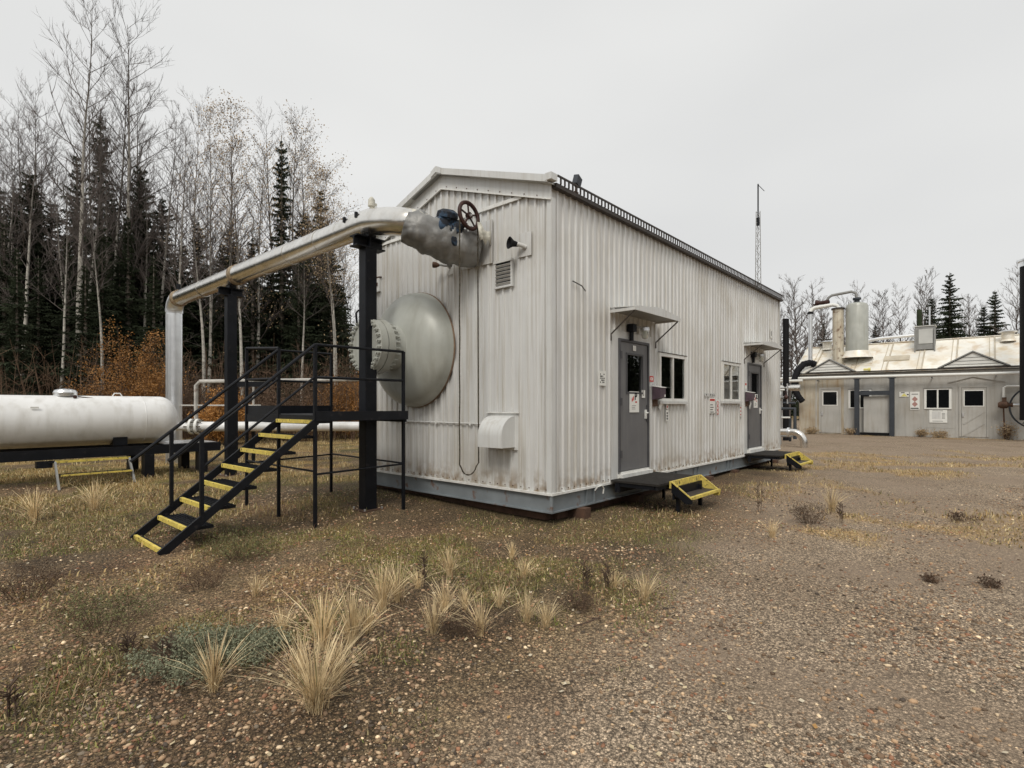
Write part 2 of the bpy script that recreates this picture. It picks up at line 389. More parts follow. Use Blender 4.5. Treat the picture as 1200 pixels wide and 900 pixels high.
WINS = [(3.08, 4.17, 1.69, 2.55), (6.08, 7.16, 1.71, 2.58)]
HL = [(d[0]-.2, d[1]+.13, .3, d[3]+.14) for d in DOORS] + WINS
def sheets(pt, a, b, zb, zt, holes, w=.9, label=None):
    n = max(1, round((b-a)/w)); w = (b-a)/n
    for i in range(n):
        off = .0 if i % 2 else .0025
        part('wall_panel', 'wall', bld, lambda m: corrugate(m, lambda t, d, z: pt(t, d+off, z), a+i*w-(.012 if i else 0), a+(i+1)*w, zb, zt, holes))
sheets(lambda t, d, z: (t, -d, z), 0, LEN, SILL, lambda t: EAVE-.02, HL)
sheets(lambda t, d, z: (-d, t, z), 0, WID, SILL, lambda t: 4.5, [])
sheets(lambda t, d, z: (-d, t, z), 0.3, WID-.3, 4.5, lambda t: 4.53+SLOPE*min(t, WID-t), [])
sheets(lambda t, d, z: (t, WID+d, z), 0, LEN, SILL, lambda t: EAVE-.02, [], 3.4)
sheets(lambda t, d, z: (LEN+d, t, z), 0, WID, SILL, lambda t: EAVE+SLOPE*min(t, WID-t), [], 1.1)
# corner trims
part('corner_trim', 'trim', bld, lambda m: (m.box(-.038, .045, -.041, -.036, SILL, 4.38), m.box(-.041, -.036, -.035, .045, SILL, 4.38)))
part('corner_trim', 'trim', bld, lambda m: (m.box(LEN-.05, LEN+.04, -.041, -.036, SILL, 4.5), m.box(LEN+.036, LEN+.041, -.035, .05, SILL, 4.5)))
# horizontal flashing across the gable
bx('gable_flashing', 'edge', bld, -.045, -.024, .50, WID-.5, 4.495, 4.545)
# rake boards
def rake(s):
    y = (lambda t: t) if s > 0 else (lambda t: WID-t)
    H = WID/2
    z = lambda t: SLOPE*t
    f = part('rake_fascia', 'trim', bld, lambda m: m.prism([(-.16, y(-.05), 4.56+z(-.05)), (-.16, y(H), 4.56+z(H)), (-.16, y(H), 4.655+z(H)), (-.16, y(-.05), 4.655+z(-.05))], (.03, 0, 0)))
    b = part('rake_board', 'trim', bld, lambda m: m.prism([(-.052, y(-.03), 4.35+z(0)), (-.052, y(H), 4.35+z(H)), (-.052, y(H), 4.57+z(H)), (-.052, y(-.03), 4.57+z(0))], (.025, 0, 0)))
    part('trim_lip', 'edge', b, lambda m: m.prism([(-.07, y(-.03), 4.34), (-.07, y(H), 4.34+z(H)), (-.07, y(H), 4.355+z(H)), (-.07, y(-.03), 4.355)], (.017, 0, 0)))
    for k in range(9):
        t_ = .2+k*.23; bx('screw', 'rusty', b, -.062, -.053, y(t_)-.006, y(t_)+.006, 4.385+z(t_), 4.397+z(t_))
    part('soffit', 'b2trim', bld, lambda m: m.prism([(-.129, y(-.05), 4.565+z(-.05)), (-.129, y(H), 4.565+z(H)), (-.053, y(H), 4.565+z(H)), (-.053, y(-.05), 4.565+z(-.05))], (0, 0, .004)))
    part('roof_slope', 'roof', bld, lambda m: (m.prism([(-.125, y(-.07), 4.53), (LEN+.1, y(-.07), 4.53), (LEN+.1, y(H), 4.57+z(H)), (-.125, y(H), 4.57+z(H))], (0, 0, .012)),
         [m.beam((.3*k+.1, y(-.06), 4.55), (.3*k+.1, y(H-.05), 4.58+z(H)), .03, .03) for k in range(34)]))
rake(1); rake(-1)
part('ridge_cap', 'trim', bld, lambda m: m.prism([(-.175, WID/2-.12, 4.66+SLOPE*(WID/2-.12)), (-.175, WID/2, 4.675+SLOPE*WID/2), (-.175, WID/2+.12, 4.66+SLOPE*(WID/2-.12)), (-.175, WID/2+.12, 4.57+SLOPE*(WID/2-.12)), (-.175, WID/2, 4.58+SLOPE*WID/2), (-.175, WID/2-.12, 4.57+SLOPE*(WID/2-.12))], (LEN+.3, 0, 0)))
bx('eave_flashing', 'darkeave', bld, -.02, LEN+.08, -.10, -.015, 4.505, 4.56)
bx('eave_end_cap', 'trim', bld, -.165, -.03, -.125, -.02, 4.565, 4.655)
# open rail standing along the eave
rail = bx('eave_rail', 'darkeave', bld, .0, LEN+.08, -.115, -.095, 4.645, 4.668)
part('eave_rail_bars', 'darkeave', rail, lambda m: [m.box(.06+k*.092, .06+k*.092+.026, -.112, -.098, 4.561, 4.645) for k in range(112)], kind='stuff')
# base trims and skid
bt = part('base_trim', 'edge', bld, lambda m: (m.box(-.05, LEN+.03, -.055, -.02, .405, .437), m.box(-.055, -.02, -.015, WID+.02, .405, .437), m.box(-.02, LEN, -.02, WID, .42, .43)))
for k in range(70):
    pass
part('skid_beam', 'skid', bld, lambda m: (m.box(-.0, LEN, .0, .02, .17, .404), m.box(-.03, LEN, -.035, .1, .165, .182)))
part('skid_beam', 'skid', bld, lambda m: (m.box(.0, .02, .021, WID, .17, .404), m.box(-.035, .1, .101, WID, .165, .182), m.box(-.034, -.002, -.036, -.002, .183, .404)))
bx('skid_beam', 'skid', bld, 0, LEN, WID-.02, WID, .17, .4)
for u in (.8, 3.6, 4.6, 6.4, 9.6): part('skid_stiffener', 'skid', bld, lambda m: (m.box(u, u+.012, -.035, 0, .183, .404), m.box(u+.2, u+.212, -.035, 0, .183, .404)))
tb('skid_loop', 'offwhite', bld, [(1.0, -.04, .36), (1.0, -.09, .42), (1.09, -.10, .43), (1.16, -.09, .38), (1.16, -.08, .30)], .012, 8)
for u in (.55, 2.1, 3.6, 5.1, 6.6, 8.1, 9.6): bx('support_beam', 'rusty', bld, u, u+.16, -.16, WID+.1, gh(u, 0)-.05, .164)
bx('support_rail', 'rusty', bld, .3, LEN, .12, .24, .02, .16)
bx('support_rail', 'rusty', bld, .15, .3, .2, WID, .02, .16)
# louvre vent in the gable
lv = bx('vent', 'trim', bld, -.04, -.022, .65, 1.0, 3.30, 3.69)
part('vent_frame', 'trim', lv, lambda m: (m.box(-.06, -.04, .65, .68, 3.30, 3.69), m.box(-.06, -.04, .97, 1.0, 3.30, 3.69), m.box(-.06, -.04, .68, .97, 3.30, 3.33), m.box(-.07, -.04, .64, 1.01, 3.66, 3.69)))
bx('vent_opening', 'ink', lv, -.043, -.0405, .68, .97, 3.33, 3.66)
for k in range(6): part('slat', 'trim', lv, lambda m: m.beam((-.056, .68, 3.355+k*.052), (-.056, .97, 3.355+k*.052), .035, .006, up=(.75, 0, .66)))
# exhaust hood low in the gable
hd = bx('hood_plate', 'trim', bld, -.034, -.024, .56, 1.14, .98, 1.50)
def hoodf(m):
    pr = [(-.034, 1.46)] + [(-.034-.28*math.sin(a), 1.18+.28*math.cos(a)) for a in [R(q) for q in range(0, 91, 15)]] + [(-.314, 1.02), (-.034, 1.02)]
    m.prism([(x, .62, z) for x, z in pr], (0, .46, 0))
part('exhaust_hood', 'trim', hd, hoodf, smooth=30)
bx('hood_flange', 'edge', hd, -.06, -.034, .54, 1.16, 1.50, 1.515)
# cladding plates
pl = bx('patch_plate', 'wall', bld, -.034, -.026, .32, .57, 3.68, 4.01)
vp = bx('pipe_plate', 'wall', bld, -.036, -.024, 1.06, 1.72, 3.70, 4.34)
cd = part('conduit', 'trim', bld, lambda m: m.tube([(-.04, 3.6, 1.345), (-.04, 1.15, 1.335)], .011, 8))
for y in (1.5, 2.3, 3.1): bx('conduit_clip', 'edge', cd, -.056, -.028, y, y+.03, 1.31, 1.365)
bx('wall_switch', 'trim', bld, -.07, -.024, 3.85, 3.99, 3.68, 3.92)
part('wall_switch_cap', 'rusty', bld, lambda m: (m.box(-.075, -.03, 3.83, 4.01, 3.925, 3.945), m.box(-.082, -.071, 3.90, 3.94, 3.78, 3.84)))
# doors
def door(D, lab):
    u0, u1, z0, z1 = D
    part('door_surround', 'trim', bld, lambda m: (m.box(u0-.2, u0-.02, -.024, -.004, SILL+.003, z1+.14), m.box(u1+.02, u1+.13, -.024, -.004, SILL+.003, z1+.14), m.box(u0-.02, u1+.02, -.024, -.004, z1+.02, z1+.14)))
    part('door_frame', 'dooredge', bld, lambda m: (m.box(u0-.02, u0+.02, -.05, .04, z0, z1+.02), m.box(u1-.02, u1+.02, -.05, .04, z0, z1+.02), m.box(u0+.02, u1-.02, -.05, .04, z1-.02, z1+.02)))
    bx('door_sill', 'edge', bld, u0-.03, u1+.03, -.11, .02, SILL+.004, z0-.03)
    bx('threshold', 'edge', bld, u0+.021, u1-.021, -.06, .03, z0-.029, z0-.002)
    wu0, wu1, wz0, wz1 = u0+.24, u1-.21, z1-.82, z1-.22
    d = part('door', 'door', bld, lambda m: (m.box(u0+.024, wu0, -.03, .015, z0+.004, z1-.024), m.box(wu1, u1-.024, -.03, .015, z0+.004, z1-.024), m.box(wu0, wu1, -.03, .015, z0+.004, wz0), m.box(wu0, wu1, -.03, .015, wz1, z1-.024)), label=lab)
    part('window_frame', 'dooredge', d, lambda m: (m.box(wu0-.03, wu0, -.042, -.031, wz0-.03, wz1+.03), m.box(wu1, wu1+.03, -.042, -.031, wz0-.03, wz1+.03), m.box(wu0, wu1, -.042, -.031, wz0-.03, wz0), m.box(wu0, wu1, -.042, -.031, wz1, wz1+.03)))
    bx('window_pane', 'glass', d, wu0, wu1, -.012, -.004, wz0, wz1)
    for zz in (z0+.22, z0+1.05, z1-.3): bx('hinge', 'dooredge', d, u0+.012, u0+.05, -.062, -.051, zz, zz+.12)
    part('handle', 'offwhite', d, lambda m: (m.box(u1-.12, u1-.07, -.05, -.031, z0+.83, z0+.98), m.tube([(u1-.095, -.05, z0+.93), (u1-.095, -.085, z0+.93), (u1-.2, -.085, z0+.92)], .011, 6)))
    bx('lock_plate', 'dooredge', d, u1-.066, u1-.036, -.042, -.031, z0+.78, z0+1.06)
    bx('kick_strip', 'door', d, u0+.04, u1-.04, -.036, -.031, z0+.02, z0+.14)
door(DOORS[0], None); door(DOORS[1], None)
def window(W):
    u0, u1, z0, z1 = W
    f = part('window', 'edge', bld, lambda m: (m.box(u0-.02, u0+.055, -.045, .01, z0, z1), m.box(u1-.055, u1+.02, -.045, .01, z0, z1), m.box(u0+.055, u1-.055, -.045, .01, z1-.06, z1), m.box(u0+.055, u1-.055, -.045, .01, z0, z0+.05), m.box((u0+u1)/2-.02, (u0+u1)/2+.025, -.04, .008, z0+.05, z1-.06)))
    part('window_cap', 'darkeave', f, lambda m: m.box(u0-.03, u1+.03, -.055, -.02, z1+.001, z1+.012))
    bx('window_sill', 'trim', f, u0-.05, u1+.04, -.075, -.02, z0-.05, z0-.002)
    bx('pane', 'glass', f, u0+.055, (u0+u1)/2-.02, -.012, -.006, z0+.05, z1-.06)
    bx('pane', 'glass', f, (u0+u1)/2+.025, u1-.055, -.03, -.024, z0+.05, z1-.06)
window(WINS[0]); window(WINS[1])
part('interior', 'inside', bld, lambda m: (m.box(.05, LEN-.05, 1.6, 1.65, .45, 4.4), m.box(.05, LEN-.05, .05, 1.6, .44, .5), m.box(.05, LEN-.05, .05, 1.6, 4.3, 4.35)), kind='stuff')
for u_, z_, h_ in ((2.0, 2.34, .02), (3.1, 2.28, .03), (3.7, 1.95, .02), (6.2, 2.3, .03), (6.7, 2.0, .02), (7.9, 2.32, .02)): bx('inside_strip', 'trim', bld, u_, u_+.5, .25, .28, z_, z_+h_)  # pale strips added behind the glass, seen as pale lines in the panes
part('screws', 'rusty', bld, lambda m: [m.box(.075+.15*k, .087+.15*k, -.012, -.001, SILL+.03, SILL+.042) for k in range(int(LEN/.15)) if not any(H[0]-.03 < .08+.15*k < H[1]+.03 for H in HL[:2])] + [m.box(-.012, -.001, .075+.15*k, .087+.15*k, SILL+.03, SILL+.042) for k in range(28)], kind='stuff')
# awnings
def awning(u0, u1, z, w=.46):
    mid = (u0+u1)/2; r = .07
    aw = part('awning', 'trim', bld, lambda m: (m.prism([(u0, -w, z), (mid, -w, z+r), (mid, -.026, z+r+.03), (u0, -.026, z+.03)], (0, 0, .012)), m.prism([(mid, -w, z+r), (u1, -w, z), (u1, -.026, z+.03), (mid, -.026, z+r+.03)], (0, 0, .012))))
    part('awning_fascia', 'trim', aw, lambda m: m.prism([(u0, -w-.004, z-.05), (u1, -w-.004, z-.05), (u1, -w-.004, z+.014), (mid, -w-.004, z+r+.016), (u0, -w-.004, z+.014)], (0, -.012, 0)))
    bx('awning_side', 'trim', aw, u0, u0+.012, -w, -.026, z-.045, z); bx('awning_side', 'trim', aw, u1-.012, u1, -w, -.026, z-.045, z)
    for u in (u0+.02, u1-.02): tb('strut', 'darkeave', aw, [(u, -w+.03, z-.05), (u, -.03, z-.37), (u, -.03, z-.47)], .011, 6)
    bx('awning_soffit', 'b2trim', aw, u0+.014, u1-.014, -w+.002, -.03, z-.02, z-.012)
awning(1.45, 2.97, 3.08); awning(7.45, 8.98, 3.08)
tb('flashing_pin', 'darkeave', bld, [(.45, -.03, 3.35), (.6, -.08, 3.30), (.77, -.03, 3.26)], .008, 6)

# ------------------------------------------------------------------ wall fittings as things
def wall_lamp(u, lab):
    l = thing('wall_lamp', lab, 'lamp', (u, -.02, 2.7), 'jar lamps under the awnings')
    part('junction_box', 'black', l, lambda m: (m.box(u-.16, u-.04, -.13, -.024, 2.80, 2.92), m.tube([(u-.1, -.07, 2.8), (u-.1, -.07, 2.66)], .035, 10)))
    tb('arm', 'b2trim', l, [(u-.04, -.08, 2.87), (u+.06, -.14, 2.88), (u+.14, -.17, 2.86)], .018, 8)
    part('lamp_cap', 'galv', l, lambda m: m.lathe((u+.16, -.17, 2.88), (0, 0, -1), [(-.02, .001), (-.02, .05), (0, .075), (.05, .075), (.05, 0)], 16), smooth=40)
    part('glass_jar', 'jar', l, lambda m: m.lathe((u+.16, -.17, 2.83), (0, 0, -1), [(0, .06), (.08, .06), (.12, .045), (.135, .001)], 16), smooth=40)
wall_lamp(2.13, 'glass jar lamp under the nearer awning above the nearer door')
wall_lamp(8.1, 'glass jar lamp under the farther awning above the farther door')
def call_box(u, lab):
    b = thing('call_box', lab, 'box', (u, -.03, 1.6), 'plum boxes beside the doors')
    part('housing', 'purple', b, lambda m: m.prism([(u, -.05, 1.71), (u, -.20, 1.75), (u, -.20, 1.91), (u, -.05, 1.94)], (.2, 0, 0)))
    part('lid', 'edge', b, lambda m: m.prism([(u-.01, -.04, 1.945), (u-.01, -.21, 1.915), (u-.01, -.21, 1.927), (u-.01, -.04, 1.957)], (.22, 0, 0)))
    bx('bracket', 'rusty', b, u+.05, u+.2, -.055, -.024, 1.6, 1.72)
    part('tag', 'paper', b, lambda m: m.obox((u+.32, -.05, 1.62), ((.8, 0, -.6), (0, 1, 0), (.6, 0, .8)), (.045, .004, .085)))
    part('clip', 'offwhite', b, lambda m: m.box(u+.15, u+.17, -.212, -.201, 1.76, 1.80))
call_box(2.78, 'plum coloured wall box between the nearer door and its window')
call_box(7.5, 'plum coloured wall box beside the farther door')

def sign(name, lab, cat, u0, u1, z0, z1, extra=None, y=-.028, m='paper', th=.004):
    s = thing(name, lab, cat, ((u0+u1)/2, y, z0)); bx('sign_plate', m, s, u0, u1, y-th, y, z0, z1)
    if extra: extra(s, y-th-.0012)
    return s
def lines(s, y, u0, u1, z0, z1, n, m='ink', th=.35, gap=.0, name='print_line'):
    h = (z1-z0)/n
    for k in range(n):
        w = (u1-u0)*rnd.uniform(.6, 1); bx(name, m, s, u0, u0+w, y, y+.001, z0+k*h, z0+k*h+h*th)
def plogo(u, z, k=1.):
    def f(s, y):
        text('P', .16*k, 'ink', s, (u+.05*k, y, z+.045*k), 0, 'letter', .006)
        for i, (dx, hh) in enumerate(((-.085, .05), (-.06, .075), (-.032, .1))):
            part('red_bar', 'red', s, lambda m: m.prism([(u+dx*k, y, z+(-.03+.012*i)*k), (u+(dx+.018)*k, y, z+(-.045+.012*i)*k), (u+(dx+.024)*k, y, z+(-.03+hh*.8)*k), (u+(dx+.004)*k, y, z+(-.02+hh*.8)*k)], (0, .001, 0)))
        bx('red_bar', 'red', s, u+.03*k, u+.09*k, y, y+.001, z-.055*k, z-.03*k)
        lines(s, y, u-.08*k, u+.08*k, z-.16*k, z-.08*k, 3, 'b2trim')
    return f
sign('door_sign', 'white sign with black letter P and red bars on the nearer door', 'sign', 2.02, 2.33, 1.50, 1.84, plogo(2.17, 1.71), y=-.0375)
sign('door_sign', 'white sign with black letter P and red bars on the farther door', 'sign', 8.12, 8.42, 1.56, 1.90, plogo(8.27, 1.77), y=-.0375)
sign('small_notice', 'small white notice on the nearer door right of the letter sign', 'notice', 2.43, 2.54, 1.74, 1.87, lambda s, y: lines(s, y, 2.45, 2.52, 1.78, 1.82, 1), y=-.0375)
sign('small_notice', 'small white square sticker at the top of the nearer door', 'notice', 2.13, 2.23, 2.505, 2.59, None, y=-.0375)
def ext(s, y):
    for a in ((2.72, 2.86, 2.02, 2.045), (2.72, 2.86, 2.095, 2.12), (2.72, 2.745, 2.045, 2.095), (2.835, 2.86, 2.045, 2.095)): bx('red_border', 'red', s, a[0], a[1], y, y+.001, a[2], a[3])
    bx('red_mark', 'red', s, 2.77, 2.80, y, y+.001, 2.06, 2.08)
sign('red_bordered_label', 'small red bordered label beside the nearer door above the plum box', 'label', 2.72, 2.86, 2.02, 2.12, ext)
sign('vertical_sticker', 'tall narrow white sticker below the nearer window', 'sticker', 3.34, 3.44, 1.33, 1.53, lambda s, y: [bx('print_mark', 'ink', s, 3.365, 3.415, y, y+.001, z, z+.03) for z in (1.36, 1.41, 1.46)])
sign('vertical_sticker', 'round red and white sticker above the tall narrow one below the nearer window', 'sticker', 3.35, 3.43, 1.55, 1.63, lambda s, y: bx('red_mark', 'red', s, 3.37, 3.41, y, y+.001, 1.57, 1.61))
def danger(s, y):
    bx('red_band', 'red', s, 5.37, 5.63, y, y+.001, 1.71, 1.755); lines(s, y, 5.38, 5.62, 1.47, 1.67, 4, th=.3)
sign('warning_sign', 'white warning sign with red header between the two windows', 'sign', 5.35, 5.66, 1.45, 1.78, danger)
def proh(s, y):
    for z in (1.66, 1.56, 1.47):
        part('red_ring', 'red', s, lambda m: [m.obox((5.80+.045*math.cos(a), y, z+.04*math.sin(a)), ((math.cos(a), 0, math.sin(a)), (0, 1, 0), (-math.sin(a), 0, math.cos(a))), (.008, .001, .015)) for a in [k*math.pi/5 for k in range(10)]])
sign('warning_sign', 'narrow sign with red circles right of the red header sign between the windows', 'sign', 5.74, 5.87, 1.43, 1.74, proh)
sign('paper_strip', 'faded paper strip above the red header sign between the windows', 'notice', 5.12, 5.62, 1.80, 1.87, lambda s, y: [bx('print_mark', 'ink', s, 5.17+.1*k, 5.21+.1*k, y, y+.001, 1.82, 1.85) for k in (0, 2, 3, 4)], m='trim')
sign('vertical_sticker', 'thin red and white strip under the farther window', 'sticker', 7.17, 7.27, 1.36, 1.64, lambda s, y: [bx('red_mark', 'red', s, 7.19, 7.25, y, y+.001, z, z+.03) for z in (1.39, 1.47, 1.55)])
sign('red_bordered_label', 'red and white label above the plum box at the farther door', 'label', 7.50, 7.64, 2.02, 2.16, lambda s, y: bx('red_mark', 'red', s, 7.52, 7.62, y, y+.001, 2.10, 2.15))
def weath(s, y):
    for i in range(4):
        for j in range(5):
            if rnd.random() < .65: bx('dark_mark', 'ink', s, 1.155+.032*i, 1.155+.032*i+rnd.uniform(.015, .03), y, y+.001, 1.95+.03*j, 1.97+.03*j)
sign('weathered_notice', 'weathered white notice with dark marks left of the nearer door', 'notice', 1.12, 1.32, 1.91, 2.13, weath)
sign('pale_tag', 'small pale tag high on the wall past the farther awning', 'tag', 9.50, 9.66, 3.42, 3.66, lambda s, y: bx('print_mark', 'b2trim', s, 9.54, 9.62, y, y+.001, 3.48, 3.6))

s = thing('wall_horn', 'black flared alarm horn on a plate beside the gable louvre', 'horn', (-.04, .45, 3.8))
part('flare', 'ink', s, lambda m: m.lathe((-.10, .50, 3.84), (-.85, .35, .05), [(0, .03), (.08, .045), (.14, .085), (.145, .075), (.10, .03), (.1, .001)], 20), smooth=50)
tb('bracket', 'trim', s, [(-.034, .42, 3.80), (-.08, .44, 3.82), (-.13, .49, 3.84)], .03, 10)
s = thing('twin_lamp', 'small twin headed lamp on the gable under the torn pipe cover', 'lamp', (-.04, 2.0, 3.7))
part('lamp_head', 'rusty', s, lambda m: m.lathe((-.14, 2.12, 3.83), (-.5, .8, .1), [(0, .02), (.05, .045), (.1, .05), (.1, 0)], 12), smooth=40)
part('lamp_head', 'galv', s, lambda m: m.lathe((-.12, 1.92, 3.78), (-.5, -.8, 0), [(0, .02), (.05, .04), (.09, .045), (.09, 0)], 12), smooth=40)
tb('mounting_arm', 'b2trim', s, [(-.03, 1.98, 3.78), (-.1, 1.98, 3.80), (-.14, 2.1, 3.83)], .018, 8)
bx('back_plate', 'trim', s, -.034, -.026, 1.90, 2.02, 3.68, 3.82)
s = thing('roof_floodlight', 'grey floodlight tilted on the roof edge near the gable', 'floodlight', (.5, -.1, 4.67))
part('housing', 'b2dark', s, lambda m: m.obox((.49, -.08, 4.74), ((.9, .1, -.35), (0, 1, .2), (.35, 0, .93)), (.06, .04, .07)))
part('yoke', 'rusty', s, lambda m: (m.box(.43, .51, -.09, -.04, 4.562, 4.59), m.tube([(.47, -.07, 4.59), (.48, -.07, 4.70)], .015, 8)))

# ------------------------------------------------------------------ vessel head through the gable
VC = V(-.036, 2.82, 2.54); AX = (-1, 0, 0)
ves = thing('pressure_vessel', 'rounded grey green vessel end with bolted flange poking through the gable', 'vessel', (-.5, 2.82, 1.6))
prof = [(0, .955), (.05, .955), (.075, .945)] + [(.075+.44*math.sin(a), .945*math.cos(a)**.86) for a in [R(q) for q in range(6, 75, 6)]] + [(.50, .30)]
part('head', 'vessel', ves, lambda m: m.lathe(VC, AX, prof, 64), smooth=35)
part('seal_ring', 'sealrust', ves, lambda m: m.lathe(VC, AX, [(-.005, .955), (-.005, .963), (.02, .963), (.03, .95)], 64), smooth=35)
part('neck', 'vessel', ves, lambda m: m.lathe(VC, AX, [(.40, .385), (.44, .365), (.70, .355), (.72, .36)], 48), smooth=35)
part('flange', 'vessel', ves, lambda m: m.lathe(VC, AX, [(.69, .35), (.72, .385), (.73, .43), (.85, .43), (.852, .35)], 48), smooth=30)
part('blind_flange', 'vessel', ves, lambda m: m.lathe(VC, AX, [(.866, .3), (.866, .43), (.985, .43), (.99, .42), (.99, .33), (1.0, .33), (1.005, 0)], 48), smooth=30)
part('gasket', 'ink', ves, lambda m: m.lathe(VC, AX, [(.845, .37), (.875, .37)], 48))
bm_ = MB()
bm_.lathe((0, 0, 0), AX, [(-.37, .0), (-.37, .016), (.06, .016), (.06, 0)], 8)
bm_.lathe((0, 0, 0), AX, [(0, .016), (0, .034), (.035, .034), (.035, 0)], 6); bm_.lathe((0, 0, 0), AX, [(-.30, .016), (-.30, .034), (-.26, .034), (-.26, .016)], 6)
bme = None
for k in range(26):
    a = 2*math.pi*(k+.5)/26; p = (VC.x-.99, VC.y+.385*math.cos(a), VC.z+.385*math.sin(a))
    if bme is None: b0 = bm_.build('bolt', 'vessel', ves, origin=(0, 0, 0)); bme = b0.data; b0.location = [p[i]-ORG[ves.name][i] for i in range(3)]
    else: link('bolt', bme, p, ves)
tb('davit_handle', 'black', ves, [(-1.06, 3.0, 2.86), (-1.08, 3.0, 3.05), (-1.04, 3.0, 3.10), (-.94, 3.0, 3.08), (-.93, 3.0, 2.9)], .016, 8)
part('nameplate_stud', 'vessel', ves, lambda m: m.box(-.80, -.74, 2.77, 2.87, 2.10, 2.16))

# ------------------------------------------------------------------ overhead pipe
pipe = thing('overhead_pipe', 'long silver clad pipe carried on two black posts to a valve at the gable', 'pipe', (-1.05, 6, 4.2))
PU, PZ, PR = -1.05, 4.41, .19
JO = [7.65]
part('cladding', 'silver', pipe, lambda m: m.tube([(PU, 11.35, PZ), (PU, 9.5, PZ), (PU, 7.62, PZ)], PR*1.0, 28), smooth=40)
part('cladding', 'silver', pipe, lambda m: m.tube([(PU, 7.62, PZ), (PU, 5.2, PZ-.01)], PR*1.03, 28), smooth=40)
part('cladding', 'silver', pipe, lambda m: m.tube([(PU, 5.2, PZ-.01), (PU, 3.0, PZ-.015)], PR*1.0, 28), smooth=40)
part('elbow_cladding', 'silver', pipe, lambda m: m.tube([(PU, 3.02, PZ-.015), (PU, 2.8, PZ-.015)] + arc((PU, 2.62, PZ-.02), (PU+.02, 1.78, PZ-.14), (-.80, 1.70, 4.17), 10), [PR*1.06]*10+[PR]*3, 28), smooth=40)
for y in (9.6, 6.3, 5.2, 4.1, 3.02): part('cladding_joint', 'silver', pipe, lambda m: m.lathe((PU, y-.02, PZ-.008), (0, 1, 0), [(0, PR*1.0), (0, PR*1.045), (.035, PR*1.045), (.035, PR)], 28), smooth=30)
part('stained_band', 'band', pipe, lambda m: m.lathe((PU, 7.56, PZ), (0, 1, 0), [(0, PR), (0, PR*1.12), (.13, PR*1.12), (.13, PR)], 28), smooth=30)
part('stained_band', 'band', pipe, lambda m: m.lathe((PU, 11.32, PZ), (0, 1, 0), [(0, PR), (0, PR*1.12), (.12, PR*1.12), (.12, PR)], 28), smooth=30)
part('riser_elbow', 'galv', pipe, lambda m: m.tube([(PU, 11.4, PZ)] + arc((PU, 11.42, PZ), (PU, 11.78, PZ), (PU, 11.78, 4.08), 8), PR*1.08, 28), smooth=40)
part('riser', 'galv', pipe, lambda m: (m.tube([(PU, 11.78, 4.1), (PU, 11.78, .05)], PR*1.0, 28)), smooth=40)
part('riser_seam', 'galv', pipe, lambda m: (m.box(PU-.215, PU-.18, 11.70, 11.72, .1, 4.0), m.box(PU-.205, PU-.18, 11.60, 11.61, .1, 4.0)))
for y in (3.05, 2.72): bx('strap_buckle', 'black', pipe, PU-.21, PU-.17, y, y+.04, PZ+.03, PZ+.11)
part('vent_fitting', 'torn', pipe, lambda m: (m.lathe((PU, 2.62, 4.57), (0, 0, 1), [(0, .03), (.05, .03), (.06, .055), (.16, .05), (.2, .02), (.2, 0)], 12), m.box(PU-.01, PU+.07, 2.58, 2.6, 4.64, 4.68)), smooth=40)
tb('standpipe', 'black', pipe, [(PU+.1, 11.75, 4.5), (PU+.1, 11.75, 4.85)], .05, 10)
# torn insulation cover round the valve
def sheath(m):
    P = [V(-1.0, 1.84, 4.18), V(-.86, 1.72, 4.12), V(-.66, 1.64, 4.07), V(-.45, 1.56, 4.03), V(-.25, 1.46, 3.99), V(-.05, 1.36, 3.97)]
    rr = [.225, .275, .30, .315, .32, .27]; n = 48; k = len(P); up = V(0, 0, 1)
    sub = []
    for i in range(k-1):
        for j in range(9): q = j/9; sub.append((P[i].lerp(P[i+1], q), rr[i]*(1-q)+rr[i+1]*q))
    sub.append((P[-1], rr[-1])); vs = []; fs = []
    for i, (p, r) in enumerate(sub):
        t_ = (sub[min(i+1, len(sub)-1)][0]-sub[max(i-1, 0)][0]).normalized(); sd2 = t_.cross(up).normalized(); uu = sd2.cross(t_)
        for j in range(n):
            a = 2*math.pi*j/n; w = 1+.13*noise.noise(V(i*.18, math.cos(a)*1.7, math.sin(a)*1.7))-.09*abs(noise.noise(V(i*.22+4, math.cos(a)*3.1, math.sin(a)*3.1)))-.05*abs(noise.noise(V(i*.5+4, math.cos(a)*6, math.sin(a)*6)))
            vs.append(p + sd2*math.cos(a)*r*.88*w + uu*math.sin(a)*r*w)
    L_ = len(sub)
    for i in range(L_-1):
        for j in range(n):
            ang = (j+.5)/n*360; top = abs(((ang-84+180) % 360)-180); f = i/(L_-1)
            width = 0 if f < .2 or f > .95 else 52*math.sin((f-.2)/.75*math.pi)**.8+14+7*math.sin(i*1.1)+4*math.sin(i*2.9)
            if top < width: continue
            fs.append((i*n+j, i*n+(j+1) % n, (i+1)*n+(j+1) % n, (i+1)*n+j))
    m.add(vs, fs)
sh = part('insulation_cover', 'sheath', pipe, sheath, smooth=60)
md = sh.modifiers.new('thickness', 'SOLIDIFY'); md.thickness = .012; md.offset = 0
def rag(m, pts):
    n = len(pts)
    vs = []
    for p, q in pts: vs += [p, q]
    m.add(vs, [(2*i, 2*i+1, 2*i+3, 2*i+2) for i in range(n-1)])
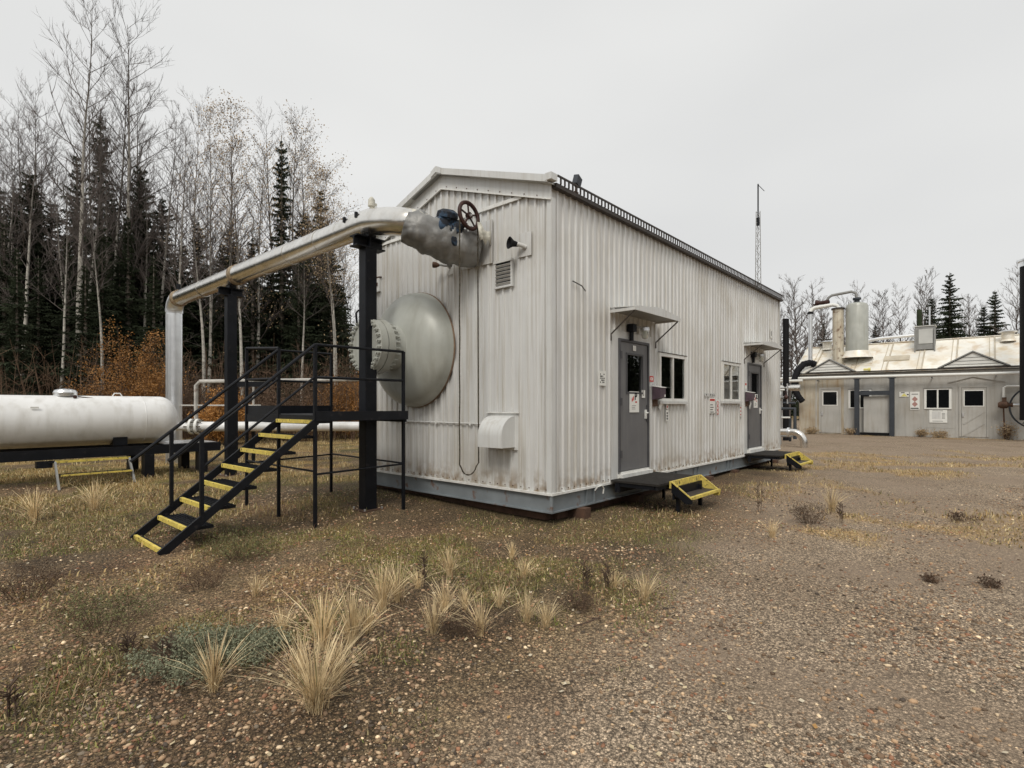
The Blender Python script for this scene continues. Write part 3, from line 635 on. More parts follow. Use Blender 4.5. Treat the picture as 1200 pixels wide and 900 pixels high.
for f_ in (lambda m: rag(m, [(V(-.93+.1*i, 1.62-.03*i, 4.36-.035*i+.02*math.sin(i*2)), V(-.93+.1*i, 1.54-.03*i, 4.30-.04*i-.03*math.sin(i*3))) for i in range(6)]),
    lambda m: rag(m, [(V(-.30+.06*i, 1.10-.01*i, 4.24-.03*i+.04*math.sin(i*2.)), V(-.26+.05*i, 1.085-.005*i, 3.98+.05*math.sin(i*2.5))) for i in range(5)]),
    lambda m: rag(m, [(V(-1.0+.03*math.sin(i*2.), 1.84-.26*math.sin(i*.55)*.75, 4.18+.25*math.cos(i*.55)), V(-.93+.03*math.sin(i*3.), 1.80-.285*math.sin(i*.55)*.8, 4.15+.27*math.cos(i*.55))) for i in range(6)])):
    rg = part('torn_lining', 'torn', pipe, f_, smooth=60)
    md = rg.modifiers.new('thickness', 'SOLIDIFY'); md.thickness = .008
part('inner_pipe', 'sheath', pipe, lambda m: m.tube([(-.9, 1.74, 4.15), (-.02, 1.36, 3.98)], .14, 20), smooth=40)
vb = part('valve_body', 'bluev', pipe, lambda m: (m.lathe((-.52, 1.52, 4.14), (.95, -.35, -.1), [(-.2, 0), (-.2, .15), (-.16, .2), (-.08, .21), (0, .17), (.08, .21), (.16, .2), (.2, .15), (.2, 0)], 20), m.lathe((-.54, 1.50, 4.2), (-.1, -.3, .95), [(0, .13), (.12, .13), (.13, .16), (.2, .15), (.24, .08), (.24, 0)], 16)), smooth=35)
part('gear_box', 'bluev', pipe, lambda m: (m.lathe((-.45, 1.42, 4.16), (0, -1, .1), [(0, .11), (.08, .12), (.1, .06), (.2, .03), (.25, .03)], 16), m.lathe((-.5, 1.38, 3.98), (0, -1, .1), [(-.1, .09), (0, .1), (.06, .09), (.08, 0)], 16)), smooth=35)
# handwheel (also the chain wheel)
WC = V(-.40, 1.17, 4.32); WA = V(.05, -1, .12).normalized()
wr = MB(); e1 = WA.cross(V(0, 0, 1)).normalized(); e2 = e1.cross(WA)
wr.tube([WC + (e1*math.cos(a)+e2*math.sin(a))*.19 for a in [2*math.pi*k/32 for k in range(33)]], .029, 8, cap=False)
whl = wr.build('handwheel', 'redrust', pipe, smooth=50)
part('hub', 'redrust', whl, lambda m: m.lathe(WC-WA*.03, WA, [(0, 0), (0, .045), (.06, .045), (.06, 0)], 12))
for k in range(5):
    a = 2*math.pi*k/5+.3; part('spoke', 'redrust', whl, lambda m: m.tube([WC, WC+(e1*math.cos(a)+e2*math.sin(a))*.18], .013, 6))
part('stem', 'galv', whl, lambda m: m.tube([WC+WA*.05, V(-.45, 1.4, 4.17)], .018, 8))
# chain
ch = MB(); pts = []
zt, zb = 4.30, .62
for k in range(95): pts.append(V(-.59+.004*math.sin(k*.3), 1.16, zt-(zt-zb-.16)*k/94))
for k in range(1, 10): a = math.pi*k/10; pts.append(V(-.41-.18*math.cos(a)*.85, 1.16, zb+.16-.16*math.sin(a)))
for k in range(95): pts.append(V(-.235+.02*(1-k/94)+.0, 1.16, zb+.16+(zt-zb-.16)*k/94))
for i in range(len(pts)-1):
    d = (pts[i+1]-pts[i]); L_ = d.length; ax = V(0, 1, 0) if i % 2 else V(1, 0, 0)
    if L_ > 1e-4: ch.beam(pts[i], pts[i]+d*1.15, .007 if i % 2 else .02, .02 if i % 2 else .007, up=(0, 1, 0.01))
tag(ch.build('hanging_chain', 'chain'), 'long looped chain hanging from the rusty handwheel down the gable', 'chain')

# supports
def support(v, zb_, lab):
    s = thing('pipe_support', lab, 'post', (PU, v, zb_), 'black steel posts under the overhead pipe')
    def post(m):
        m.box(PU-.095, PU+.095, v-.095, v-.078, zb_+.02, 4.0); m.box(PU-.095, PU+.095, v+.078, v+.095, zb_+.02, 4.0); m.box(PU-.05, PU+.05, v-.078, v+.078, zb_+.02, 4.0)
        m.box(PU-.098, PU-.05, v-.08, v+.08, zb_+.02, 4.0)
    part('post', 'black', s, post)
    part('cap_beam', 'black', s, lambda m: (m.box(PU-.25, PU+.25, v-.1, v+.1, 4.15, 4.17), m.box(PU-.25, PU+.25, v-.1, v+.1, 4.0, 4.02), m.box(PU-.25, PU+.25, v-.012, v+.012, 4.02, 4.15), m.box(PU-.02, PU-.0, v-.09, v+.09, 4.021, 4.149)))
    bx('pipe_shoe', 'black', s, PU-.07, PU+.07, v-.12, v+.12, 4.17, 4.22)
    b = bx('base_plate', 'rusty', s, PU-.19, PU+.19, v-.19, v+.19, zb_, zb_+.02)
    for a in (-1, 1):
        for c in (-1, 1): part('anchor_bolt', 'galv', b, lambda m: m.lathe((PU+.15*a, v+.15*c, zb_+.02), (0, 0, 1), [(0, .016), (.03, .016), (.03, 0)], 6))
support(2.72, .015, 'near black post beside the stair landing under the overhead pipe')
support(8.0, .08, 'farther black post behind the stair under the overhead pipe')

# ------------------------------------------------------------------ stair and platform
st = thing('access_stair', 'black steel stair with yellow edged treads up to a railed platform', 'stairs', (-2.2, 3, 0))
ua, ub = -2.16, -.70          # platform
va, vs_, vb_ = 2.25, 3.30, 4.41
DZ = 1.48; su0 = -3.87        # stair foot
rise = 1.42
def bar(name, p0, p1, w=.04, m='black', par=None): return MB().beam(p0, p1, w, w).build(name, m, par or st)
def pole(name, p0, p1, r=.019, par=None): return tb(name, 'black', par or st, [p0, p1], r, 8)
run = ua-su0; sl_ = rise/run
for v in (va, vs_): part('stringer', 'black', st, lambda m: m.beam((su0-.06, v, .0), (ua+.02, v, rise-.02), .035, .09, up=(0, 0, 1)))
for k in range(8):
    u = su0 + run*k/7.; z = .045 + (rise-.06)*k/7.
    if k > 0:
        tr = bx('tread', 'black', st, u-.02, u+.24, va+.03, vs_-.03, z-.035, z, label=None)
        for j in range(5): bx('grating_bar', 'rusty' if False else 'black', tr, u+.03+.04*j, u+.035+.04*j, va+.03, vs_-.03, z+.001, z+.010)
    else: tr = bx('tread', 'black', st, u-.02, u+.02, va+.03, vs_-.03, z-.04, z)
    bx('nosing', 'yellow', tr, u-.055, u-.0205, va+.03, vs_-.03, z-.035, z+.014)
deck = part('deck', 'black', st, lambda m: m.box(ua+.03, ub, va+.02, vb_, DZ-.04, DZ))
bx('deck_beam', 'black', deck, ua, ub+.03, va-.03, va+.019, DZ-.08, DZ+.05)
bx('deck_beam', 'black', deck, ua, ub+.03, vb_+.001, vb_+.04, DZ-.10, DZ+.13)
bx('deck_beam', 'black', deck, ub+.001, ub+.04, va+.02, vb_, DZ-.12, DZ-.001)
bx('deck_beam', 'black', deck, ua-.012, ua+.029, va+.02, vb_, DZ-.12, DZ-.001)
bx('toe_board', 'black', deck, ua, ua+.012, vs_+.03, vb_, DZ+.001, DZ+.13)
LEGS = [(ua, va, 0, 2.41), (ua, vs_, 0, 2.44), (ua, vb_, 0, 2.52), (ub, va+.05, .0, 2.43), (ub, vb_, 0, 2.53)]
for (u, v, z, zt_) in LEGS: part('post', 'black', st, lambda m: m.box(u-.02, u+.02, v-.02, v+.02, gh(u, v)-.03, zt_))
pole('top_rail', (ua, va, 2.41), (ub, va+.05, 2.43)); pole('mid_rail', (ua, va, 1.98), (ub, va+.05, 1.99))
pole('top_rail', (ua, vb_, 2.52), (ub, vb_, 2.53)); pole('mid_rail', (ua, vb_, 2.02), (ub, vb_, 2.02))
pole('top_rail', (ua, vs_, 2.44), (ua, vb_, 2.52)); pole('mid_rail', (ua, vs_, 2.0), (ua, vb_, 2.02))
pole('brace', (ua, va, .70), (ub, va+.05, .72), .014); pole('brace', (ub, va+.05, .73), (ub, vb_, .75), .014)
pole('brace', (ua, vb_, .70), (ub, vb_, .74), .014); pole('brace', (ua, va, .74), (ua, vb_, .74), .014)
# handrails
def srail(v, zt_, ext_, mid):
    zr = lambda u: zt_ + (u-ua)*sl_
    lo = su0 + .02 - ext_
    pole('handrail', (lo, v, zr(lo)), (ua, v, zt_), .021)
    up_ = su0+.35
    part('rail_post', 'black', st, lambda m: m.box(up_-.02, up_+.02, v-.02, v+.02, .045+(up_-su0)*sl_, zr(up_)))
    if mid: pole('mid_rail', (up_, v, zr(up_)-.38), (ua, v, zt_-.42), .016)
srail(va, 2.41, .0, True); srail(vs_, 2.42, .1, True)

# ------------------------------------------------------------------ propane tank
tv, tz, tr_ = 9.6, 1.30, .515
tk = thing('propane_tank', 'long white horizontal propane tank lying on a black frame', 'tank', (-5, tv, .78))
te = -1.62
prof = [(0, 0)] + [(.36*(1-math.cos(a)), tr_*math.sin(a)) for a in [R(q) for q in range(8, 91, 8)]] + [(.36, tr_)]
part('shell', 'white', tk, lambda m: m.lathe((-9.0, tv, tz), (1, 0, 0), [(d, r) for d, r in prof] + [(9.0+te-.36-.36+.36, tr_)] + [(9.0+te-d, r) for d, r in prof[::-1]], 48), smooth=35)
for u in (-2.35, -5.0, -7.6): part('weld_seam', 'white', tk, lambda m: m.lathe((u, tv, tz), (1, 0, 0), [(0, tr_), (.006, tr_+.004), (.02, tr_+.004), (.026, tr_)], 48), smooth=60)
for u in (-2.9, -7.2): part('saddle', 'black', tk, lambda m: m.box(u, u+.25, tv-.38, tv+.38, .78, .98))
dm = part('dome_cover', 'galv', tk, lambda m: m.lathe((-3.62, tv-.02, tz+tr_-.02), (0, 0, 1), [(0, .19), (.08, .20), (.13, .17), (.155, .1), (.16, 0)], 24), smooth=35)
part('dome_valve', 'redrust', tk, lambda m: (m.lathe((-3.50, tv-.2, tz+tr_-.03), (0, -1, .1), [(0, .03), (.05, .035), (.05, 0)], 10), m.tube([(-3.45, tv-.2, tz+tr_-.02), (-3.2, tv-.2, tz+tr_-.05)], .01, 6)))
for u in (-2.75,): tb('lifting_lug', 'white', tk, [(u-.09, tv, tz+tr_-.01), (u-.05, tv, tz+tr_+.06), (u+.05, tv, tz+tr_+.06), (u+.09, tv, tz+tr_-.01)], .012, 8)
part('tank_plate', 'paper', tk, lambda m: m.box(-4.2, -4.08, tv-tr_-.003+.03, tv-tr_+.05, tz+.26, tz+.29))
fr = thing('tank_skid', 'black steel skid frame carrying the white propane tank', 'frame', (-5, tv, .1))
bx('side_beam', 'black', fr, -10, -.95, 9.05, 9.13, .57, .76)
bx('side_beam', 'black', fr, -10, -.95, 10.35, 10.43, .57, .76)
bx('end_beam', 'black', fr, -.949, -.88, 9.05, 10.43, .57, .76)
bx('deck_plate', 'galv', fr, -2.0, -.95, 9.131, 10.349, .765, .775)
for u in (-1.35, -2.4, -6.0, -8.5):
    for v in (9.0, 10.2): bx('leg_block', 'black', fr, u, u+.18, v, v+.25, gh(u, v)-.02, .569)
sp_ = thing('tank_step', 'low black two tread step with yellow edges in front of the propane tank', 'step', (-3.3, 8.5, .1))
bx('tread', 'black', sp_, -3.98, -2.72, 8.72, 9.0, .53, .56); bx('nosing', 'yellow', sp_, -3.90, -2.72, 8.69, 8.718, .53, .575)
bx('tread', 'black', sp_, -3.86, -2.76, 8.40, 8.62, .31, .33); bx('nosing', 'yellow', sp_, -3.86, -2.76, 8.37, 8.398, .305, .335)
for u in (-3.9, -2.74): part('side_bar', 'b2trim', sp_, lambda m: m.beam((u, 8.70, .54), (u, 8.28, gh(u, 8.3)-.02), .03, .07))
bx('cross_bar', 'black', sp_, -4.15, -3.92, 8.8, 9.0, .44, .56)

# white pipeline and thin pipe frame running behind the stair
def S(X, Y, z): u, v = site(X, Y); return V(u, v, z)
wp = thing('pipeline', 'white ground pipe with a bolted flange running behind the black stair', 'pipe', S(-5, 14.2, .9))
tb('pipe', 'white', wp, [S(-8.15, 14, 1.07), S(-2.4, 14.6, 1.05)], .125, 20)
tb('pipe', 'white', wp, [S(-8.75, 13.9, 1.07), S(-8.35, 13.95, 1.07)], .10, 20)
for X in (-8.38, -8.22):
    p, q = S(X, 13.97, 1.07), S(X+.06, 13.976, 1.07); part('flange', 'offwhite', wp, lambda m: m.lathe(p, q-p, [(0, .0), (0, .2), (.06, .2), (.06, 0)], 24), smooth=30)
p, q = S(-8.46, 13.96, 1.07), S(-8.06, 14.0, 1.07)
for k in range(8):
    a = 2*math.pi*k/8; o_ = V(0, 0, math.sin(a)*.165) + (S(0, 1, 0)-S(0, 0, 0))*math.cos(a)*.165; part('stud', 'chain', wp, lambda m: m.tube([p+o_, q+o_], .018, 6))
for X in (-6.9, -3.4): part('pipe_stand', 'black', wp, lambda m: m.tube([S(X, 14.3, .0), S(X, 14.3, .95)], .05, 8))
tp = thing('thin_pipe_frame', 'thin weathered pipe bent over at the tank end and running level toward the building', 'pipe', S(-8, 14.3, .1))
tb('pipe', 'thinpipe', tp, [S(-8.4, 14.25, .9), S(-8.4, 14.25, 2.15), S(-8.3, 14.25, 2.26), S(-4, 14.6, 2.33), S(-2.6, 14.8, 2.34)], .05, 10)
tb('cross_pipe', 'thinpipe', tp, [S(-9.3, 14.2, 1.62), S(-6.7, 14.3, 1.62)], .02, 8)
tb('post', 'thinpipe', tp, [S(-6.9, 14.3, 0), S(-6.9, 14.3, 2.28)], .03, 8)
bx_ = MB().beam(S(-6.95, 13.4, 2.15), S(-6.1, 13.45, 2.15), .1, .13); tag(bx_.build('dark_beam', 'black'), 'dark steel beam level behind the farther black post', 'beam')
# legs under it
for X in (-6.9,): pole('leg', S(X, 13.42, 0), S(X, 13.42, 2.08), .04, bpy.data.objects['dark_beam'])

# ------------------------------------------------------------------ door steps
def doorstep(u0, lab, tilt=0.):
    u1 = u0+1.06; s = thing('door_step', lab, 'step', (u0+.5, -.6, .1), 'black landings with yellow steps at the doors')
    zt_ = .475
    bx('landing', 'landing', s, u0-.35, u1, -.84, -.06, zt_-.03, zt_)
    bx('landing_beam', 'black', s, u0-.33, u1-.02, -.82, -.78, zt_-.09, zt_-.031); bx('landing_beam', 'black', s, u0-.33, u1-.02, -.2, -.12, zt_-.18, zt_-.031)
    bx('landing_beam', 'black', s, u0-.33, u0-.28, -.77, -.21, zt_-.09, zt_-.031)
    bx('upper_nosing', 'yellow', s, u0, u1+.02, -.875, -.842, zt_-.09, zt_+.012)
    for u, m_ in ((u0, 'black'), (u1, 'yellow')):
        sp3 = part('side_plate', m_, s, lambda m: m.prism([(u, -.876, zt_-.0), (u, -1.19, .25), (u, -1.19, .19), (u, -1.10, .18), (u, -.876, zt_-.15)], (.02, 0, 0)))
        part('plate_edge', 'yellow', sp3, lambda m: m.beam((u+.01, -.878, zt_+.008), (u+.01, -1.192, .258), .03, .014))
    bx('stringer_back', 'black', s, u0+.021, u1-.001, -.905, -.88, .22, .40)
    bx('tread', 'darkeave', s, u0+.021, u1-.001, -1.13, -.92, .26, .28); bx('nosing', 'yellow', s, u0+.021, u1+.06, -1.185, -1.135, .245, .285)
    for u in (u0+.1, u1-.15): bx('leg', 'black', s, u, u+.05, -.95, -.9, gh(u, -.9)-.03, zt_-.12)
    bx('leg', 'black', s, u1-.1, u1-.06, -.3, -.26, gh(u1, -.3)-.02, zt_-.12)
doorstep(1.76, 'black landing with worn yellow step at the nearer door'); doorstep(7.75, 'black landing with worn yellow step at the farther door')

# ------------------------------------------------------------------ far shop building
U2, B2H, R2 = 27.5, 3.45, 5.1
b2 = thing('shop_building', 'low weathered shop building with a pale rust stained metal roof', 'building', (U2, -2, .1))
DO = [(1.62, 2.54, .16, 2.55), (-4.30, -3.36, .16, 2.5)]; WI = [(.24, 1.18, 1.52, 2.44), (-2.98, -2.02, 1.5, 2.42)]
edges = [3.6, 2.75, 1.4, .1, -1.25, -2.0, -3.2, -4.5, -5.7, -6.9, -8.1, -9.3]
for i, (a_, b_) in enumerate(zip(edges, edges[1:])):
    def f(m):
        cuts = sorted(set([a_-.006, b_+.006]+[h for H in DO+WI for h in H[:2] if b_ < h < a_]))
        for p, q in zip(cuts, cuts[1:]):
            mid = (p+q)/2; lo = .05; hs = [(H[2], H[3]) for H in DO+WI if H[0] < mid < H[1]]
            for h0, h1 in sorted(hs):
                if h0 > lo: m.box(U2, U2+.03, p, q, lo, h0)
                lo = h1
            m.box(U2, U2+.03, p, q, lo, 3.05)
    part('wall_panel', 'b2stain' if i < 2 else 'b2wall', b2, f, label='yellow stained wall panel' if i < 2 else None)
for v in edges[1:-1]: bx('batten', 'b2wall', b2, U2-.015, U2-.001, v-.03, v+.03, .1, 3.05)
for z in (.95, 1.75): bx('seam_strip', 'b2wall', b2, U2-.012, U2-.001, -3.15, -2.03, z-.4, z-.38) if z < 1 else None
bx('head_band', 'b2wall', b2, U2-.02, U2+.03, -9.3, 3.6, 3.06, 3.28)
bx('fascia', 'b2trim', b2, U2-.06, U2+.03, -9.3, 3.68, 3.29, 3.44)
bx('gutter', 'darkeave', b2, U2-.22, U2-.061, -9.3, 3.80, 3.37, 3.43)
part('end_wall', 'b2stain', b2, lambda m: m.prism([(U2+.031, 3.6, .05), (U2+6, 3.6, .05), (U2+6, 3.6, 3.4), (U2+3, 3.6, R2-.05), (U2+.031, 3.6, 3.4)], (0, -.03, 0)))
part('rear_wall', 'b2wall', b2, lambda m: m.box(U2+5.97, U2+6, -9.3, 3.56, .05, 3.4))
bx('interior', 'ink', b2, U2+.2, U2+5.9, -9.2, 3.5, .1, 3.2)
rs = (R2-B2H)/3.0
ved = [3.85, 2.9, .95, -.45, -1.9, -3.2, -4.6, -6.2, -7.8, -9.4]
def rz_(d): return B2H + rs*d
for a_, b_ in zip(ved, ved[1:]):
    p = part('roof_panel', 'b2roof', b2, lambda m: m.prism([(U2-.2, a_, rz_(-.2)), (U2-.2, b_+.01, rz_(-.2)), (U2+3, b_+.01, R2), (U2+3, a_, R2)], (0, 0, .02)))
    part('roof_rib', 'b2rib', p, lambda m: m.beam((U2-.2, b_+.03, rz_(-.2)+.035), (U2+3, b_+.03, R2+.035), .05, .06)); part('roof_rib', 'b2rib', p, lambda m: m.beam((U2-.2, b_+.22, rz_(-.2)+.03), (U2+3, b_+.22, R2+.03), .03, .03))
    part('roof_panel', 'b2roof', b2, lambda m: m.prism([(U2+3.001, a_, R2), (U2+3.001, b_+.01, R2), (U2+6.2, b_+.01, rz_(-.2)), (U2+6.2, a_, rz_(-.2))], (0, 0, .02)))
part('verge_trim', 'offwhite', b2, lambda m: m.prism([(U2-.22, 3.86, rz_(-.22)-.06), (U2+3, 3.86, R2-.06), (U2+3, 3.86, R2+.03), (U2-.22, 3.86, rz_(-.22)+.03)], (0, .03, 0)))
bx('ridge_cap', 'b2roof', b2, U2+2.88, U2+3.12, -9.4, 3.86, R2+.0, R2+.045)
def dormer(vc, w, h, pale):
    z0 = 3.46
    d = part('gable_vent', 'offwhite' if pale else 'b2wall', b2, lambda m: m.prism([(U2-.17, vc-w, z0), (U2-.17, vc+w, z0), (U2-.17, vc, z0+h)], (1.2, 0, 0)))
    for sgn in (-1, 1): part('gable_trim', 'b2trim', d, lambda m: m.prism([(U2-.25, vc+sgn*(w+.12), z0-.02), (U2-.25, vc, z0+h+.02), (U2-.25, vc, z0+h+.08), (U2-.25, vc+sgn*(w+.20), z0+.0)], (1.2, 0, 0)))
    for k in range(3):
        zz = z0+.1+k*h*.24; hw = w*(1-(zz-z0)/h)-.03; bx('louvre', 'b2trim', d, U2-.185, U2-.171, vc-hw, vc+hw, zz, zz+.025)
    bx('sill_board', 'offwhite', d, U2-.2, U2-.171, vc-w+.05, vc+w-.05, z0, z0+.05)
dormer(2.07, 1.0, .62, True); dormer(-3.80, 1.1, .66, True)
for D in DO:
    d = part('door', 'b2wall', b2, lambda m: m.box(U2-.03, U2-.002, D[0]+.03, D[1]-.03, D[2], D[3]-.03))
    part('door_frame', 'b2wall', b2, lambda m: (m.box(U2-.05, U2-.001, D[0]-.06, D[0]+.02, D[2], D[3]+.06), m.box(U2-.05, U2-.001, D[1]-.02, D[1]+.06, D[2], D[3]+.06), m.box(U2-.05, U2-.001, D[0]+.021, D[1]-.021, D[3]-.02, D[3]+.06)))
    ww = (D[0]+.14, D[1]-.14, D[3]-.88, D[3]-.18)
    part('window_frame', 'offwhite', d, lambda m: (m.box(U2-.045, U2-.031, ww[0]-.04, ww[0], ww[2]-.04, ww[3]+.04), m.box(U2-.045, U2-.031, ww[1], ww[1]+.04, ww[2]-.04, ww[3]+.04), m.box(U2-.045, U2-.031, ww[0], ww[1], ww[3], ww[3]+.04), m.box(U2-.045, U2-.031, ww[0], ww[1], ww[2]-.04, ww[2])))
    bx('window_pane', 'blackglass', d, U2-.038, U2-.031, *ww)
    part('handle', 'galv', d, lambda m: m.box(U2-.08, U2-.031, D[1]-.12, D[1]-.05, 1.1, 1.28))
    if D[0] < 0:
        for k in (0, .55): part('diagonal_brace', 'b2wall', d, lambda m: m.beam((U2-.04, D[0]+.1, 1.35-k), (U2-.04, D[1]-.1, .75-k), .02, .06, up=(0, 0, 1)))
for W in WI:
    f_ = part('window', 'offwhite', b2, lambda m: (m.box(U2-.05, U2+.02, W[0]-.04, W[0]+.05, W[2]-.04, W[3]+.04), m.box(U2-.05, U2+.02, W[1]-.05, W[1]+.04, W[2]-.04, W[3]+.04), m.box(U2-.05, U2+.02, W[0]+.05, W[1]-.05, W[3]-.02, W[3]+.04), m.box(U2-.05, U2+.02, W[0]+.05, W[1]-.05, W[2]-.04, W[2]+.02), m.box(U2-.045, U2+.015, (W[0]+W[1])/2-.03, (W[0]+W[1])/2+.03, W[2]+.02, W[3]-.02)))
    bx('pane', 'blackglass', f_, U2-.01, U2, W[0]+.05, (W[0]+W[1])/2-.03, W[2]+.02, W[3]-.02); bx('pane', 'blackglass', f_, U2-.01, U2, (W[0]+W[1])/2+.03, W[1]-.05, W[2]+.02, W[3]-.02)
    bx('drip_cap', 'darkeave', f_, U2-.07, U2-.001, W[0]-.06, W[1]+.06, W[3]+.041, W[3]+.06)
part('canopy_line', 'b2wall', b2, lambda m: (m.beam((U2-.03, -4.9, 2.72), (U2-.03, -3.8, 3.0), .04, .04), m.beam((U2-.03, -3.8, 3.0), (U2-.03, -2.9, 2.74), .04, .04)))
part('roof_hatch', 'b2rib', b2, lambda m: m.obox((U2+1.1, -.75, rz_(1.1)+.05), (V(1, 0, rs).normalized(), (0, 1, 0), V(-rs, 0, 1).normalized()), (.28, .55, .03)))
bx('patch_sheet', 'b2roof', b2, U2+.5, U2+2.4, .2, 2.1, 0, 0.001) if False else None
part('roof_patch', 'b2roof', b2, lambda m: m.obox((U2+1.35, 1.15, rz_(1.35)+.04), (V(1, 0, rs).normalized(), (0, 1, 0), V(-rs, 0, 1).normalized()), (.75, .9, .02)))
# H frame, wall pipe
h = thing('steel_frame', 'blue grey steel goal frame standing against the shop wall', 'frame', (27.1, 0, .1))
for v in (.78, -.72): bx('post', 'b2dark', h, 27.0, 27.2, v-.10, v+.10, gh(27, v)-.02, 3.0)
bx('crossbeam', 'b2dark', h, 27.03, 27.17, -.609, .669, 2.17, 2.38)
bx('base_bar', 'ink', h, 27.1, 27.3, -.6, .66, .12, .24)
bx('panel', 'b2wall', h, 27.22, 27.26, -.6, .5, .25, 2.1)
for v in (.78, -.72): bx('cap_plate', 'b2dark', h, 26.98, 27.22, v-.16, v+.16, 3.001, 3.03)
w = thing('wall_pipe', 'long white pipe running level along the shop wall below the eave', 'pipe', (27.05, -2, 3.0))
tb('pipe', 'offwhite', w, [(27.08, 4.9, 3.16), (27.08, 3.3, 3.14), (27.08, -1, 3.11), (27.08, -9.2, 3.05)], .075, 10)
for v in (2.6, -2.3, -4.6, -6.5): part('bracket', 'b2dark', w, lambda m: m.box(27.0, 27.47, v-.02, v+.02, 2.96, 3.0))
def s2(name, lab, cat, v0, v1, z0, z1, f, m='paper'):
    s = thing(name, lab, cat, (U2-.03, (v0+v1)/2, z0)); bx('sign_plate', m, s, U2-.03, U2-.02, v0, v1, z0, z1)
    f(s, U2-.032); return s
def bars(s, u, v0, v1, zs, hgt, m):
    for z in zs: bx('print_line', m, s, u, u+.001, v0, v1, z, z+hgt)
s2('warning_sign', 'small yellow and white warning sign on the shop wall', 'sign', -1.37, -.98, 2.07, 2.32, lambda s, u: (part('yellow_triangle', 'signyellow', s, lambda m: m.prism([(u, -1.32, 2.09), (u, -1.05, 2.09), (u, -1.18, 2.25)], (.001, 0, 0))), bars(s, u, -1.2, -1.05, (2.26,), .035, 'ink'), bars(s, u, -1.36, -1.3, (2.15,), .06, 'ink')))
s2('warning_sign', 'tall white sign with faded red marks on the shop wall left of its right window', 'sign', -1.80, -1.42, 1.43, 2.32, lambda s, u: (bars(s, u, -1.74, -1.48, (2.17,), .05, 'b2trim'), bars(s, u, -1.76, -1.44, (1.47,), .05, 'ink'), [part('red_diamond', 'pinkred', s, lambda m: m.prism([(u, -1.61-.12, zz), (u, -1.61, zz-.14), (u, -1.61+.12, zz), (u, -1.61, zz+.14)], (.001, 0, 0))) for zz in (1.95, 1.70)]))
s2('site_notice', 'white framed site notice under the right window of the shop', 'notice', -2.86, -2.18, .80, 1.42, lambda s, u: (bx('print_panel', 'trim', s, u, u+.001, -2.62, -2.28, .98, 1.32), bars(s, u, -2.78, -2.66, (1.0, 1.06, 1.12, 1.18, 1.24), .03, 'b2trim'), bars(s, u, -2.7, -2.3, (1.36, .86), .03, 'b2trim')))

# right edge: wheel, pipe frame and black stack
q = thing('wheel_valve', 'large thin hand wheel with rusty valve and pipe loop against the shop wall', 'valve', (27.0, -5.4, .5))
tb('pipe_loop', 'offwhite', q, [(27.3, -4.86, 1.75), (27.3, -4.86, 2.44), (27.3, -4.95, 2.5), (27.3, -7.2, 2.5)], .05, 8)
tb('valve_pipe', 'galv', q, [(27.0, -4.7, 1.66), (27.0, -7.0, 1.62)], .08, 10)
part('valve_body', 'rusty', q, lambda m: (m.lathe((27.0, -4.66, 1.66), (0, -1, 0), [(0, .1), (.1, .16), (.3, .16), (.36, .1), (.5, .1)], 12), m.box(26.93, 27.07, -4.95, -4.8, 1.5, 2.0)), smooth=40)
part('wheel', 'b2dark', q, lambda m: m.tube([(26.95, -6.0+.95*math.cos(a), 1.55+.95*math.sin(a)) for a in [2*math.pi*k/40 for k in range(41)]], .035, 6, cap=False), smooth=60)
for k in range(3): a = math.pi*k/3+.1; part('spoke', 'b2dark', q, lambda m: m.tube([(26.95, -6-.95*math.cos(a), 1.55-.95*math.sin(a)), (26.95, -6+.95*math.cos(a), 1.55+.95*math.sin(a))], .02, 6))
part('valve_leg', 'rusty', q, lambda m: m.tube([(27.1, -4.85, 1.5), (27.1, -4.9, .1)], .03, 6))
q = thing('black_stack', 'tall black stack with a pale cap at the right edge of the yard', 'stack', (25.8, -5.4, .1))
bu, bvv = 26.0, -5.68
part('stack_body', 'ink', q, lambda m: m.lathe((bu, bvv, 1.0), (0, 0, 1), [(0, 0), (0, .34), (6.55, .34)], 24), smooth=40)
part('stack_cap', 'galv', q, lambda m: m.lathe((bu, bvv, 7.56), (0, 0, 1), [(0, .34), (.22, .34), (.22, .4), (.3, .4), (.34, 0)], 24), smooth=40)
part('leg', 'black', q, lambda m: [m.tube([(bu+.2*math.cos(a), bvv-.15+.1*math.sin(a), 1.0), (bu+.3*math.cos(a), bvv-.3+.1*math.sin(a), 0)], .04, 6) for a in (0, 2, 4)])

# roof furniture of the shop
q = thing('roof_tank', 'tall grey green cylinder tank standing on the shop roof', 'tank', (28.5, 1.0, 4.3))
part('shell', 'vessel', q, lambda m: m.lathe((28.5, 1.0, 4.25), (0, 0, 1), [(0, 0), (0, .53), (2.75, .53), (2.88, .47), (2.96, .3), (3.0, 0)], 32), smooth=30)
part('collar', 'b2roof', q, lambda m: m.lathe((28.5, 1.0, 4.22), (0, 0, 1), [(0, .75), (.15, .66), (.38, .56)], 32), smooth=30)
part('top_fitting', 'b2dark', q, lambda m: (m.lathe((28.5, 1.0, 7.2), (0, 0, 1), [(0, .13), (.18, .13), (.18, .2), (.28, .2), (.28, 0)], 16),))
for v in (.62, 1.4): tb('lifting_eye', 'galv', q, [(28.5, v-.1, 7.15), (28.5, v-.1, 7.35), (28.5, v, 7.42), (28.5, v+.1, 7.35), (28.5, v+.1, 7.15)], .025, 6)
tb('outlet_pipe', 'b2trim', q, [(28.5, 1.0, 7.45), (28.5, 1.05, 7.75), (28.5, 1.25, 7.86), (28.5, 2.2, 7.78), (28.5, 2.35, 7.68), (28.5, 2.45, 7.5)], .075, 10)
